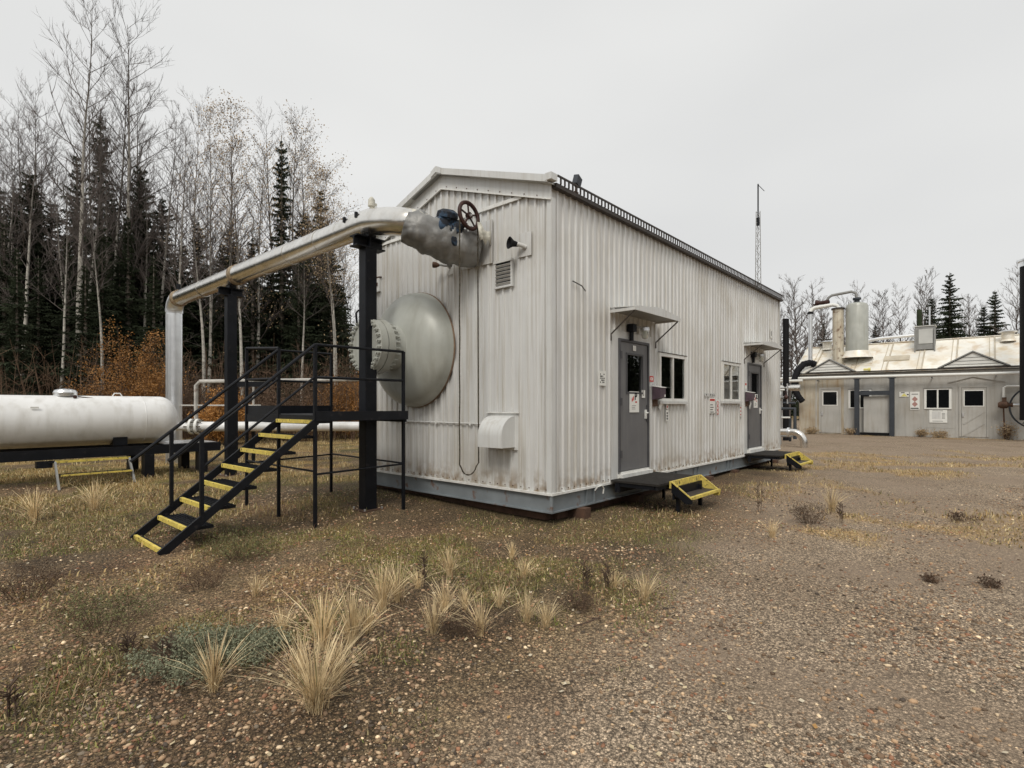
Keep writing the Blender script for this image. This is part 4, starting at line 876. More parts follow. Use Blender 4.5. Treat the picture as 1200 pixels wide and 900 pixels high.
part('red_valve', 'redrust', q, lambda m: (m.lathe((28.5, 2.3, 7.42), (0, 1, .05), [(0, .08), (.05, .16), (.2, .13), (.35, .1), (.5, .1), (.62, .17), (.7, .17), (.72, 0)], 14), m.box(28.4, 28.6, 2.9, 3.1, 7.1, 7.4)), smooth=35)
q = thing('rusty_stack', 'rust streaked stack rising through the shop roof beside the tall tank', 'stack', (28.3, 1.85, 4.0))
part('pipe', 'rustpipe', q, lambda m: m.lathe((28.3, 1.85, 3.9), (0, 0, 1), [(0, .27), (3.05, .27)], 24), smooth=30)
part('rim', 'darkeave', q, lambda m: m.lathe((28.3, 1.85, 6.92), (0, 0, 1), [(0, .27), (0, .33), (.08, .33), (.08, 0)], 24), smooth=30)
q = thing('vent_riser', 'slim silver pipe rising from the black duct and bent over to the stack', 'pipe', (28.0, 3.1, 4.0))
tb('riser', 'galv', q, [(28.0, 3.15, 4.05), (28.0, 3.15, 6.85)], .11, 12)
tb('top_pipe', 'offwhite', q, [(28.0, 3.15, 6.9), (28.05, 3.1, 7.05), (28.1, 2.95, 7.13), (28.2, 2.1, 7.2), (28.3, 1.9, 7.15), (28.3, 1.85, 7.0)], .10, 12)
part('elbow_clamp', 'ink', q, lambda m: m.lathe((28.0, 3.15, 6.78), (0, 0, 1), [(0, .15), (.12, .15)], 12))
q = thing('black_duct', 'fat black flexible duct bending down over the end of the shop roof', 'duct', (27.3, 3.5, 2.0))
dp = [V(28.15, 2.95, 3.95), V(28.0, 3.15, 4.05), V(27.6, 3.4, 3.95), V(27.25, 3.62, 3.6), V(27.05, 3.72, 3.1), V(27.0, 3.7, 2.5), V(27.0, 3.5, 2.1), V(27.0, 3.3, 1.85)]
fine = [dp[i].lerp(dp[i+1], j/5) for i in range(len(dp)-1) for j in range(5)]+[dp[-1]]
part('hose', 'duct', q, lambda m: m.tube(fine, [(.165 if i % 2 else .185)*(1-.3*max(0, i/len(fine)-.6)) for i in range(len(fine))], 16), smooth=30)
def cowl(u, v, z, lab):
    c = thing('roof_vent', lab, 'vent', (u, v, z), 'short vents on the shop roof')
    part('base', 'b2roof', c, lambda m: m.lathe((u, v, z), (0, 0, 1), [(0, .3), (.1, .24), (.42, .24)], 16), smooth=30)
    part('hood', 'galv', c, lambda m: m.lathe((u, v, z+.42), (0, 0, 1), [(0, .24), (.02, .36), (.06, .37), (.12, .2), (.13, 0)], 16), smooth=30)
cowl(30.2, 2.75, 4.9, 'short capped vent on the shop ridge left of the tall tank')
cowl(29.8, -5.05, 4.75, 'short capped vent on the shop ridge at the right')
q = thing('roof_unit', 'square pale air unit sitting on the shop ridge', 'air unit', (29.5, -1.9, 4.6))
bx('cabinet', 'b2trim', q, 29.3, 30.1, -2.28, -1.48, 4.55, 5.75); bx('front_panel', 'roof', q, 29.27, 29.299, -2.2, -1.62, 4.85, 5.6); bx('lid', 'offwhite', q, 29.26, 30.14, -2.32, -1.44, 5.751, 5.78)
for v in (-2.31, -1.5): bx('leg', 'b2trim', q, 29.2, 29.26, v, v+.06, 4.35, 5.6)
tag(tb('ridge_pipe', 'galv', None, [(31.0, 1.0, 5.35), (31.0, .3, 5.45), (31.0, -1.3, 5.5)], .09, 8), 'silver pipe lying level behind the shop ridge', 'pipe')
q = thing('thin_stack', 'thin dark stack behind the square roof unit', 'stack', (31.2, -1.5, 4))
tb('pipe', 'spruce', q, [(31.2, -1.5, 4), (31.2, -1.5, 6.9)], .12, 10); tb('mast', 'galv', q, [(31.2, -1.95, 4), (31.2, -1.95, 7.0)], .04, 6)
tag(MB().lathe((27.2, .5, 3.5), (0, -1, 0), [(0, 0), (0, .06), (.2, .06), (.2, .09), (.3, .09), (.3, 0)], 10).build('eave_lamp', 'signyellow', smooth=30), 'small yellow fitting at the shop eave between the gable vents', 'fitting')

# piping group between the buildings
q = thing('pipe_manifold', 'crowded silver and black piping in the gap between the two buildings', 'piping', (17, 2, .1))
tb('elbow_pipe', 'silver', q, [(16, 2.6, .64), (16, 1.05, .64)] + arc((16, 1.05, .64), (16, .68, .64), (16, .68, .25), 8)[1:] + [(16, .68, .05)], .125, 16)
part('flange', 'galv', q, lambda m: m.lathe((16, 1.15, .64), (0, 1, 0), [(0, .12), (0, .17), (.08, .17), (.08, .12)], 16), smooth=30)
tb('upper_pipe', 'silver', q, [(20, 3.4, 2.42), (20, 1.75, 2.40)], .13, 16)
part('drum', 'silver', q, lambda m: m.lathe((19, 3.2, 2.05), (0, -1, 0), [(0, .22), (.9, .22), (.98, .15), (1.0, 0)], 20), smooth=30)
part('drum_flange', 'ink', q, lambda m: m.lathe((19, 2.75, 2.05), (0, -1, 0), [(0, .22), (0, .3), (.1, .3), (.1, .22)], 20), smooth=30)
tb('cross_pipe', 'offwhite', q, [(21, 3.4, 2.75), (21, 1.9, 2.75)], .06, 8)
tb('valve_pipe', 'b2dark', q, [(18, 3.2, 1.75), (18, 1.45, 1.72)], .05, 8)
tb('valve_pipe', 'b2dark', q, [(17.5, 2.4, 1.5), (17.5, 1.35, 1.5), (17.5, 1.35, .3)], .07, 8)
for v, z in ((1.75, 1.3), (2.0, 1.0), (1.95, 1.62)): part('gauge', 'paper', q, lambda m: m.lathe((16.6, v, z), (-1, 0, 0), [(0, 0), (0, .08), (.05, .08), (.05, 0)], 12))
for v in (1.75, 2.1, 2.45): tb('stanchion', 'b2trim', q, [(17, v, .1), (17, v, 1.8)], .04, 8)
tb('stack', 'ink', q, [(20, 2.33, .1), (20, 2.33, 5.45)], .13, 12); tb('rusty_post', 'rustpipe', q, [(20, 2.63, .1), (20, 2.63, 5.6)], .075, 8)
for v, z0_, z1_, r_ in ((1.55, .2, 1.15, .05), (1.85, .5, 2.3, .03), (2.25, .9, 2.6, .05), (2.5, .1, 1.9, .07), (1.65, 1.7, 2.5, .03)): tb('small_riser', 'galv' if r_ < .05 else 'b2dark', q, [(17.6, v, z0_), (17.6, v, z1_)], r_, 8)
for v0_, v1_, z_, r_ in ((1.5, 2.8, 1.15, .035), (1.6, 3.0, 1.95, .05), (1.7, 2.9, 2.25, .03), (1.4, 2.6, .42, .05)): tb('small_pipe', 'offwhite' if r_ < .04 else 'b2trim', q, [(17.4, v0_, z_), (17.4, v1_, z_)], r_, 8)
for v, z in ((1.62, 1.95), (2.1, 1.15), (2.3, 1.75)): part('valve', 'redrust', q, lambda m: (m.lathe((17.3, v, z), (0, 0, 1), [(-.08, .05), (0, .09), (.08, .05), (.2, .02)], 8), m.lathe((17.3, v, z+.2), (0, 0, 1), [(0, 0), (0, .1), (.02, .1), (.02, 0)], 10)))
for z in (.9, 1.3): bx('junction_box', 'b2trim', q, 17.1, 17.3, 2.0, 2.3, z, z+.3)

# lattice mast behind
q = thing('lattice_mast', 'slender lattice antenna mast rising behind the building roof', 'mast', (31.1, 6.9, 0))
mc = V(31.1, 6.9, 0); H_ = 14.3
cor = [V(math.cos(a), math.sin(a), 0) for a in (R(20), R(140), R(260))]
wd = lambda z: .30*(1-.55*z/H_)
def latt(m):
    for c in cor: m.tube([mc+c*wd(0), mc+c*wd(H_)+V(0, 0, H_)], .022, 5)
part('chords', 'b2trim', q, latt)
def lac(m):
    n = 34
    for k in range(n):
        z0, z1 = H_*k/n, H_*(k+1)/n
        for i in range(3):
            c0, c1 = cor[i], cor[(i+1) % 3]
            if k % 2: c0, c1 = c1, c0
            m.tube([mc+c0*wd(z0)+V(0, 0, z0), mc+c1*wd(z1)+V(0, 0, z1)], .012, 4); 
part('lacing', 'b2trim', q, lac, kind='stuff')
tb('antenna', 'black', q, [mc+V(0, 0, H_-.6), mc+V(0, 0, H_+1.8)], .045, 6)
part('antenna_arm', 'black', q, lambda m: (m.tube([mc+V(0, 0, H_+1.75), mc+V(.3, -.3, H_+1.35)], .02, 5), m.lathe(mc+V(0, 0, H_-.9), (0, 0, 1), [(0, .1), (.5, .1)], 8)))
part('platform_box', 'ink', q, lambda m: m.lathe(mc+V(-.05, .05, 6.6), (0, 0, 1), [(0, .1), (.1, .22), (.5, .22), (.55, .3), (.62, .3), (.62, 0)], 10))

# ------------------------------------------------------------------ trees
def rot_about(v, ax, a): return Matrix.Rotation(a, 3, ax) @ v
def bare_tree(seed, H=20., r0=.16, low=.42, dens=1., lean=.0, spread=1., tk_=1.):
    rr = random.Random(seed); tr_m, br = MB(), MB(); ends = []
    P = []; p = V(0, 0, 0); d = V(lean, 0, 1).normalized(); n = 16
    for i in range(n+1):
        P.append(p.copy()); d = (d + V(rr.uniform(-.03, .03), rr.uniform(-.03, .03), .07)).normalized(); p = p+d*(H/n)
    tr_m.tube(P, [r0*(1-i/n)**1.25+.006 for i in range(n+1)], 7, cap=False)
    def at(f):
        x = f*n; i = min(n-1, int(x)); return P[i].lerp(P[i+1], x-i)
    def branch(p, d, L_, r, lev):
        segs = 3 if lev < 2 else 2; pts = [p]; q = p.copy(); dd = d.copy()
        for i in range(segs):
            dd = (dd + V(rr.uniform(-.16, .16), rr.uniform(-.16, .16), rr.uniform(.0, .16))).normalized(); q = q+dd*(L_/segs); pts.append(q)
        br.tube(pts, [r*tk_*(1-.75*i/segs) for i in range(segs+1)], 4 if lev == 0 else 3, cap=False)
        if lev < 2:
            k = (7 if lev == 0 else 4)*dens
            for i in range(int(k+rr.random())):
                f = rr.uniform(.2, 1.); x = f*segs; i0 = min(segs-1, int(x)); pp = pts[i0].lerp(pts[i0+1], x-i0)
                ax = V(rr.uniform(-1, 1), rr.uniform(-1, 1), rr.uniform(-.3, .3)).normalized()
                nd = rot_about(dd, ax, rr.uniform(.4, .85)); nd.z += .15; nd.normalize()
                branch(pp, nd, L_*rr.uniform(.35, .6)*(1.15-f*.4), max(r*.5, .006), lev+1)
        else: ends.append(pts[-1])
    nb = int(38*dens)
    for i in range(nb):
        f = low + (1-low)*(i+rr.random())/nb; a = i*2.4+rr.uniform(-.5, .5); up = rr.uniform(.7, 1.5)
        d = V(math.cos(a), math.sin(a), up).normalized()
        branch(at(min(.99, f)), d, H*.165*spread*(1.15-f*.75)*rr.uniform(.7, 1.3), .045*(1.2-f), 0)
    for i in range(int(7*dens)):
        f = rr.uniform(.12, low); a = rr.uniform(0, 6.3)
        branch(at(f), V(math.cos(a), math.sin(a), rr.uniform(-.2, .5)).normalized(), rr.uniform(.5, 1.6), .014, 1)
    return tr_m, br, ends
def mkmesh(mb, name, m, smooth=0):
    me = bpy.data.meshes.new(name); me.from_pydata(mb.v, [], mb.f); me.materials.append(M[m])
    if smooth: me.shade_smooth()
    return me
def spruce(seed, H=14., Rr=2.0, gap=0.):
    rr = random.Random(seed); tr_m, cr = MB(), MB()
    tr_m.tube([(0, 0, 0), (0, 0, H*.5), (0, 0, H)], [.17, .1, .012], 7, cap=False)
    z = H*.05
    while z < H*.985:
        f = z/H; rad = Rr*((1-f)**.85)*rr.uniform(.72, 1.12)+.08; nb = int(8+5*(1-f))
        if gap and rr.random() < gap: rad *= .55
        for k in range(nb):
            a = 2*math.pi*(k+rr.random()*.8)/nb; L_ = rad*rr.uniform(.6, 1.2); dr = -.12-.42*(1-f)*rr.uniform(.6, 1.2)
            d = V(math.cos(a), math.sin(a), dr if f < .85 else .4); sd3 = V(-math.sin(a), math.cos(a), 0); p0 = V(0, 0, z+rr.uniform(-.1, .1))
            ns = 5
            for s_ in range(ns):
                t0 = (s_+.3)/ns; w_ = L_*.30*(1.15-t0)+.05; q = p0+d*L_*t0; q.z += .10*L_*t0*t0*2
                for g in (-1, 1):
                    tip = q+d*L_*.26*rr.uniform(.8, 1.3)+sd3*g*w_*rr.uniform(.6, 1.4); tip.z -= rr.uniform(.02, .16)
                    back = q-d*L_*.07+V(0, 0, .03); mid = q+d*L_*.11+sd3*g*w_*.25+V(0, 0, rr.uniform(-.05, .05))
                    cr.v += [tuple(back), tuple(mid), tuple(tip)]; n_ = len(cr.v); cr.f.append((n_-3, n_-2, n_-1))
                hang = q+d*L_*.1-V(0, 0, w_*rr.uniform(.5, 1.0)+.05)
                cr.v += [tuple(q-d*L_*.08), tuple(q+d*L_*.2), tuple(hang)]; n_ = len(cr.v); cr.f.append((n_-3, n_-2, n_-1))
            tipq = p0+d*L_*1.08; tipq.z += .18*L_
            cr.v += [tuple(p0+d*L_*.75+sd3*.07), tuple(p0+d*L_*.75-sd3*.07), tuple(tipq)]; n_ = len(cr.v); cr.f.append((n_-3, n_-2, n_-1))
        z += H*.019*rr.uniform(.75, 1.25)+.03
    return tr_m, cr
def leafmesh(pts, rr, size, count, spread, name, m):
    n = count; base_ = np.array([tuple(p) for p in pts]); idx = rr.integers(0, len(base_), n)
    c = base_[idx] + rr.normal(0, spread, (n, 3)); a = rr.normal(0, 1, (n, 3)); a /= np.linalg.norm(a, axis=1)[:, None]
    b = rr.normal(0, 1, (n, 3)); b -= (a*b).sum(1)[:, None]*a; b /= np.linalg.norm(b, axis=1)[:, None]
    s_ = size*rr.uniform(.6, 1.3, (n, 1))
    v = np.stack([c-a*s_, c+b*s_*.6, c+a*s_, c-b*s_*.6], 1).reshape(-1, 3)
    return npmesh(name, v, np.arange(4*n).reshape(n, 4), m)
AH = 20.
AV = []
for i, kw in enumerate((dict(low=.40), dict(low=.5, spread=.9), dict(low=.35, spread=1.1), dict(low=.55, dens=.9), dict(low=.45, lean=.03), dict(low=.3, spread=.85))):
    t_, b_, e_ = bare_tree(100+i, AH, **kw)
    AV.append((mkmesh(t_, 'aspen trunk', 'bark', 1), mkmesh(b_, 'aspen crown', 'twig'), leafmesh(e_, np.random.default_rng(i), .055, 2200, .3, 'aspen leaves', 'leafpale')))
FV = []
for i in range(4):
    t_, b_, e_ = bare_tree(150+i, AH, r0=.2, low=(.3, .4, .25, .45)[i], spread=(1.2, 1., 1.3, .9)[i], tk_=2.3); FV.append((mkmesh(t_, 'far trunk', 'twig', 1), mkmesh(b_, 'far crown', 'twig')))
SV = []
for i in range(5):
    t_, c_ = spruce(200+i, 14., (2.0, 2.3, 1.7, 2.1, 1.5)[i], (.1, .2, .3, .1, .35)[i]); SV.append((mkmesh(t_, 'spruce trunk', 'bark2', 1), mkmesh(c_, 'spruce crown', 'spruce')))
tr_rnd = random.Random(5)
def put_tree(name, X, Y, H, variant, kind, lab, grp, leaves=False, zf=1.):
    u, v = site(X, Y); z = gh(u, v)-.05 if abs(u) < 60 else .05
    base_h = AH if kind == 'a' else 14.; s_ = H/base_h; sx = s_*zf
    t_ = thing(name, lab, 'tree', (u, v, z), grp); t_.scale = (sx, sx, s_); t_.rotation_euler = (0, 0, tr_rnd.uniform(0, 6.28))
    src = (AV[variant] if X < 0 else FV[variant % 4]) if kind == 'a' else SV[variant]
    for nm, me in zip(('trunk', 'crown'), src[:2]):
        o = bpy.data.objects.new(nm, me); scn.collection.objects.link(o); o.parent = t_
    if leaves: o = bpy.data.objects.new('leaves', src[2]); scn.collection.objects.link(o); o.parent = t_
    return t_
GA, GS = 'bare aspens along the left edge of the yard', 'dark spruces among the bare aspens at the left'
LA = 'bare pale trunked aspen in the woods at the left edge of the yard'
LS = 'dark spruce half hidden among the bare aspens at the left'
TREES = [
 ('s', -30.07, 37.5, 11.9, 3, None, False, 1.24),
 ('s', -20.06, 34.5, 9.5, 3, None, False, 1.29),
 ('s', -20.77, 33.8, 11.9, 0, None, False, 1.26),
 ('s', -21.39, 38.1, 11.6, 3, None, False, 1.39),
 ('s', -26.23, 37.9, 16.5, 0, None, False, 1.35),
 ('s', -33.83, 33.3, 11.0, 4, None, False, 1.11),
 ('s', -29.08, 36.5, 12.1, 4, None, False, 1.17),
 ('s', -29.38, 33.0, 14.9, 2, None, False, 1.22),
 ('s', -30.26, 40.5, 17.9, 2, None, False, 1.19),
 ('s', -32.66, 35.3, 15.9, 0, None, False, 1.22),
 ('s', -21.15, 36.1, 9.1, 0, None, False, 1.16),
 ('s', -18.1, 33.4, 11.5, 3, None, False, 1.23),
 ('s', -25.59, 34.6, 12.4, 2, None, False, 1.13),
 ('s', -35.35, 40.7, 13.9, 0, None, False, 1.14),
 ('s', -21.92, 33.1, 10.9, 3, None, False, 1.15),
 ('s', -27.2, 36.6, 15.7, 1, None, False, 1.23),
 ('s', -30.38, 36.2, 11.2, 0, None, False, 1.18),
 ('s', -20.41, 39.4, 13.7, 0, None, False, 1.16),
 ('s', -33.24, 39.8, 14.3, 0, None, False, 1.11),
 ('s', -35.46, 36.5, 16.7, 4, None, False, 1.2),
 ('s', -29.83, 33.6, 15.1, 4, None, False, 1.29),
 ('s', -37.47, 35.9, 13.2, 1, None, False, 1.39),
 ('s', -15.9, 38.9, 9.9, 1, None, False, 1.2),
 ('s', -14.41, 37.6, 11.9, 4, None, False, 1.2),
 ('s', -16.62, 36.9, 9.9, 4, None, False, 1.2),
 ('s', -18.71, 40.8, 10.2, 4, None, False, 1.2),
 ('s', -17.39, 36.2, 12.0, 4, None, False, 1.2),
 ('s', -12.09, 37.2, 10.1, 2, None, False, 1.2),
 ('a', -26.0, 36.2, 18.4, 4, None, False, 0.95),
 ('a', -14.86, 29.6, 13.6, 4, None, False, 1.1),
 ('a', -17.1, 29.6, 13.7, 1, None, False, 1.12),
 ('a', -31.31, 32.3, 17.7, 0, None, False, 0.95),
 ('a', -25.35, 33.6, 18.9, 2, None, False, 0.94),
 ('a', -22.04, 31.6, 15.2, 4, None, False, 1.08),
 ('a', -26.9, 29.3, 17.2, 2, None, False, 1.11),
 ('a', -9.6, 29.2, 11.8, 3, None, True, 0.92),
 ('a', -23.96, 30.1, 17.4, 3, None, False, 1.06),
 ('a', -17.77, 36.2, 13.7, 5, None, False, 0.94),
 ('a', -10.43, 31.7, 15.2, 3, None, True, 1.17),
 ('a', -12.77, 32.3, 12.1, 3, None, False, 1.07),
 ('a', -18.31, 32.1, 13.0, 4, None, False, 0.92),
 ('a', -28.55, 29.9, 16.5, 3, None, False, 1.12),
 # kind, X, Y, height, variant, label, leaves, width factor
 ('a', -33.2, 30, 20.0, 1, None, False, 0.93),
 ('a', -32.58, 31, 22.1, 1, None, False, 0.86),
 ('a', -32.84, 33, 20.8, 4, None, False, 0.89),
 ('a', -29.22, 31, 17.7, 4, None, False, 0.77),
 ('a', -30.97, 34, 20.1, 0, None, False, 1.02),
 ('a', -31.24, 36, 22.9, 3, None, False, 0.83),
 ('a', -25.08, 30, 16.2, 1, None, False, 0.81),
 ('a', -23.46, 29, 23.7, 0, 'tallest bare aspen at the left with a crooked reaching top', False, 0.97),
 ('a', -26.86, 35, 22.0, 4, None, False, 1.0),
 ('a', -24.43, 33, 23.4, 3, None, False, 0.87),
 ('a', -22.11, 31, 24.2, 2, 'second tallest bare aspen at the left right of the tallest', False, 1.01),
 ('a', -21.54, 33, 19.3, 1, None, False, 0.94),
 ('a', -24.54, 36, 23.2, 4, None, False, 0.87),
 ('a', -18.63, 30, 17.2, 0, None, False, 0.95),
 ('a', -22.69, 38, 23.1, 0, None, False, 0.8),
 ('a', -18.19, 32, 19.0, 4, None, True, 0.76),
 ('a', -17.76, 33, 19.9, 4, 'aspen with a few tan leaves above the middle of the silver pipe', True, 0.98),
 ('a', -18.06, 36, 18.0, 2, None, True, 0.89),
 ('a', -16.24, 34, 17.7, 5, None, True, 1.03),
 ('a', -17.06, 38, 21.3, 3, None, False, 0.96),
 ('a', -15.02, 37, 21.8, 5, 'bare aspen with a rounded crown next to the tall narrow spruce', False, 1.03),
 ('a', -14.78, 39, 21.2, 3, None, True, 0.97),
 ('a', -12.61, 36, 17.1, 4, None, True, 0.88),
 ('a', -12.22, 38, 14.7, 1, None, True, 1.01),
 ('a', -35.7, 38, 18.9, 0, None, False, 0.76),
 ('a', -35.67, 40, 22.4, 3, None, False, 0.82),
 ('a', -31.53, 40, 22.4, 5, None, False, 0.88),
 ('a', -25.16, 40, 20.5, 5, None, False, 1.01),
 ('a', -18.06, 42, 21.1, 3, None, False, 0.9),
 ('a', -21.4, 28, 13.0, 3, None, False, 0.92),
 ('a', -23.72, 28, 13.9, 4, None, False, 0.93),
 ('a', -28.03, 40, 19.8, 4, None, False, 0.82),
 ('a', -23.5, 41, 19.6, 2, None, False, 0.95),
 ('a', -10.89, 36, 10.0, 0, None, False, 1.01),
 ('a', -10.59, 38, 9.2, 4, None, False, 0.95),
 ('a', 26.91, 52, 12.4, 1, 'leafless tree beyond the shop, left of the silver vent pipe', False, 0.96),
 ('a', 29.6, 55, 14.2, 2, 'leafless tree beyond the shop, just above the gap between the buildings', False, 1.04),
 ('a', 27.87, 50, 12.6, 4, 'leafless tree beyond the shop, behind the silver vent pipe', False, 0.92),
 ('a', 32.28, 56, 12.7, 5, 'leafless tree beyond the shop, left of the rusty roof stack', False, 0.95),
 ('a', 29.09, 58, 12.3, 5, 'leafless tree beyond the shop, above the far corner of the metal building', False, 1.0),
 ('a', 38.69, 60, 14.8, 4, 'leafless tree beyond the shop, between the tall tank and the square roof unit', False, 0.83),
 ('a', 40.89, 60, 13.6, 0, 'leafless tree beyond the shop, right of the tall tank', False, 0.77),
 ('a', 40.91, 58, 13.7, 5, 'leafless tree beyond the shop, in the middle between the tall tank and the square unit', False, 1.05),
 ('a', 45.02, 62, 14.8, 0, 'leafless tree beyond the shop, just left of the square roof unit', False, 0.85),
 ('a', 45.48, 60, 16.3, 3, 'twin topped bare tree behind the square roof unit', False, 0.77),
 ('a', 49.43, 64, 16.5, 1, 'leafless tree beyond the shop, behind the square roof unit on its right', False, 0.76),
 ('a', 55.03, 64, 14.4, 3, 'leafless tree beyond the shop, right of the tallest spruce', False, 0.98),
 ('a', 46.97, 50, 14.2, 0, 'leafless tree beyond the shop, left of the black stack at the right edge', False, 0.76),
 ('a', 49.2, 50, 15.6, 4, 'leafless tree beyond the shop, right of the black stack at the right edge', False, 0.98),
 ('a', 35.54, 60, 12.7, 3, 'leafless tree beyond the shop, behind the rusty roof stack', False, 0.97),
 ('a', 57.8, 66, 13.6, 2, 'leafless tree beyond the shop, between the two right hand spruces', False, 0.92),
 ('a', 52.55, 66, 14.6, 2, 'leafless tree beyond the shop, behind the two middle spruces', False, 0.9),
 ('a', 59.08, 70, 15.1, 0, 'leafless tree beyond the shop, beyond the tallest spruce on its right', False, 0.84),
 ('a', 39.75, 64, 14.2, 0, 'leafless tree beyond the shop, behind the tall roof tank', False, 0.78),
 ('s', -26.1, 34, 20.4, 4, 'tall dark spruce between the two tallest aspens', False, 1.01),
 ('s', -28.79, 32, 15.7, 1, None, False, 1.34),
 ('s', -28.42, 30, 11.9, 2, None, False, 1.21),
 ('s', -28.38, 33, 14.3, 1, None, False, 1.24),
 ('s', -30.86, 38, 19.5, 2, None, False, 1.11),
 ('s', -23.55, 34, 16.8, 1, None, False, 1.31),
 ('s', -23.5, 36, 15.7, 3, None, False, 1.13),
 ('s', -22.21, 31, 12.8, 4, None, False, 1.14),
 ('s', -20.51, 35, 13.9, 4, None, False, 1.24),
 ('s', -19.44, 37, 14.0, 0, None, False, 1.22),
 ('s', -16.46, 34, 12.5, 4, None, False, 1.09),
 ('s', -15.48, 36, 19.8, 4, 'tall narrow spruce left of the near black post', False, 0.9),
 ('s', -17.06, 38, 12.2, 1, None, False, 1.33),
 ('s', -14.64, 38, 15.3, 3, None, False, 1.34),
 ('s', -12.84, 36, 16.2, 2, 'orange tinged spruce at the right end of the woods', False, 1.18),
 ('s', -12.1, 38, 10.4, 4, None, False, 1.12),
 ('s', -33.63, 33, 16.1, 3, None, False, 1.35),
 ('s', -24.94, 27, 9.6, 2, None, False, 1.01),
 ('s', -24.01, 29, 10.7, 4, None, False, 1.21),
 ('s', -22.93, 30, 11.7, 1, None, False, 1.02),
 ('s', -13.54, 34, 11.1, 2, None, False, 1.16),
 ('s', -20.76, 33, 10.8, 2, None, False, 1.21),
 ('s', -20.06, 36, 10.5, 2, None, False, 1.26),
 ('s', -36.82, 34, 17.6, 0, None, False, 1.21),
 ('s', -11.82, 35, 12.0, 0, None, False, 1.34),
 ('s', -25.63, 29, 9.7, 2, None, False, 1.22),
 ('s', -34.39, 36, 16.3, 2, None, False, 1.21),
 ('s', -29.62, 30, 11.9, 2, None, False, 1.06),
 ('s', -24.17, 33, 11.4, 1, None, False, 1.11),
 ('s', -22.29, 28, 9.0, 2, None, False, 1.3),
 ('s', -20.06, 30, 10.0, 2, None, False, 1.11),
 ('s', 44.93, 55, 15.3, 1, 'tallest spruce beyond the middle of the shop roof', False, 1.35),
 ('s', 43.09, 55, 12.8, 0, 'shorter spruce left of the tallest beyond the shop', False, 1.35),
 ('s', 50.47, 56, 13.7, 3, 'spruce beyond the right end of the shop roof', False, 1.35),
 ('s', 50.19, 57, 12.3, 0, 'shorter spruce beside the one beyond the right end of the roof', False, 1.35),
 ('s', 40.7, 60, 10.7, 0, 'small brownish spruce beyond the shop roof by the tall tank', False, 1.35),
 ('s', 33.71, 58, 10.7, 1, 'low spruce seen behind the silver vent pipe', False, 1.35),
 ('s', 58.65, 58, 15.1, 3, None, False, 1.35),
]
for i, (k, X, Y, H, var_, lab, lv_, zf) in enumerate(TREES):
    left = X < 0
    g = (GA if left else 'bare trees beyond the shop roof') if k == 'a' else (GS if left else 'spruces beyond the shop roof')
    if lab is None: lab = (LA if left else 'leafless tree standing beyond the shop roof') if k == 'a' else (LS if left else 'dark spruce beyond the shop roof')
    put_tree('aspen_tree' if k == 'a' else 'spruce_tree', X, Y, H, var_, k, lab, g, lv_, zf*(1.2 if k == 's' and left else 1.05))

# far woods as one mass, made of many small spruces, plus an added ring
def merge(me, placements, name, m, kind='stuff'):
    co = np.zeros(len(me.vertices)*3, dtype=np.float32); me.vertices.foreach_get('co', co); co = co.reshape(-1, 3)
    fc = np.zeros(len(me.loops), dtype=np.int32); me.loops.foreach_get('vertex_index', fc)
    k = me.polygons[0].loop_total; fc = fc.reshape(-1, k); vs, fs = [], []
    for i, (u, v, z, s_, a) in enumerate(placements):
        c, s__ = math.cos(a), math.sin(a); q = co.copy(); q[:, :2] *= s_[0]; q[:, 2] *= s_[1]
        vs.append(np.stack([q[:, 0]*c-q[:, 1]*s__+u, q[:, 0]*s__+q[:, 1]*c+v, q[:, 2]+z], 1)); fs.append(fc+i*len(co))
    return link(name, npmesh(name, np.concatenate(vs), np.concatenate(fs), m), (0, 0, 0), kind=kind)
rr = random.Random(44)
smt, smc = spruce(300, 14., 3.0); smc.f = smc.f[::2]
sme = mkmesh(smc, 'far spruce', 'spruce')
pls = []
for k in range(110):
    Y = rr.uniform(36, 58); X = rr.uniform(-1.25, -.30)*Y; u, v = site(X, Y); h_ = rr.uniform(8, 14)/14; pls.append((u, v, 0, (h_, h_), rr.uniform(0, 6)))
for k in range(46):
    Y = rr.uniform(70, 90); X = rr.uniform(.40, 1.2)*Y; u, v = site(X, Y); h_ = rr.uniform(6, 9)/14; pls.append((u, v, 0, (h_*1.3, h_), rr.uniform(0, 6)))
for k in range(24):
    Y = rr.uniform(60, 80); X = rr.uniform(-.3, .4)*Y; u, v = site(X, Y); h_ = rr.uniform(6, 9)/14; pls.append((u, v, 0, (h_*1.3, h_), rr.uniform(0, 6)))
for k in range(190):  # mostly unseen ring, added to darken window reflections and low sky light
    a = rr.uniform(R(100), R(401)); Rd = rr.uniform(48, 62); X, Y = math.cos(a)*Rd, math.sin(a)*Rd
    u, v = site(X, Y); h_ = rr.uniform(10, 15)/14; pls.append((u, v, 0, (h_*1.3, h_), rr.uniform(0, 6)))
fw = merge(sme, pls, 'far_woods', 'spruce'); tag(fw, 'dark mass of woods far behind the yard, plus an added unseen ring around it', 'woods')

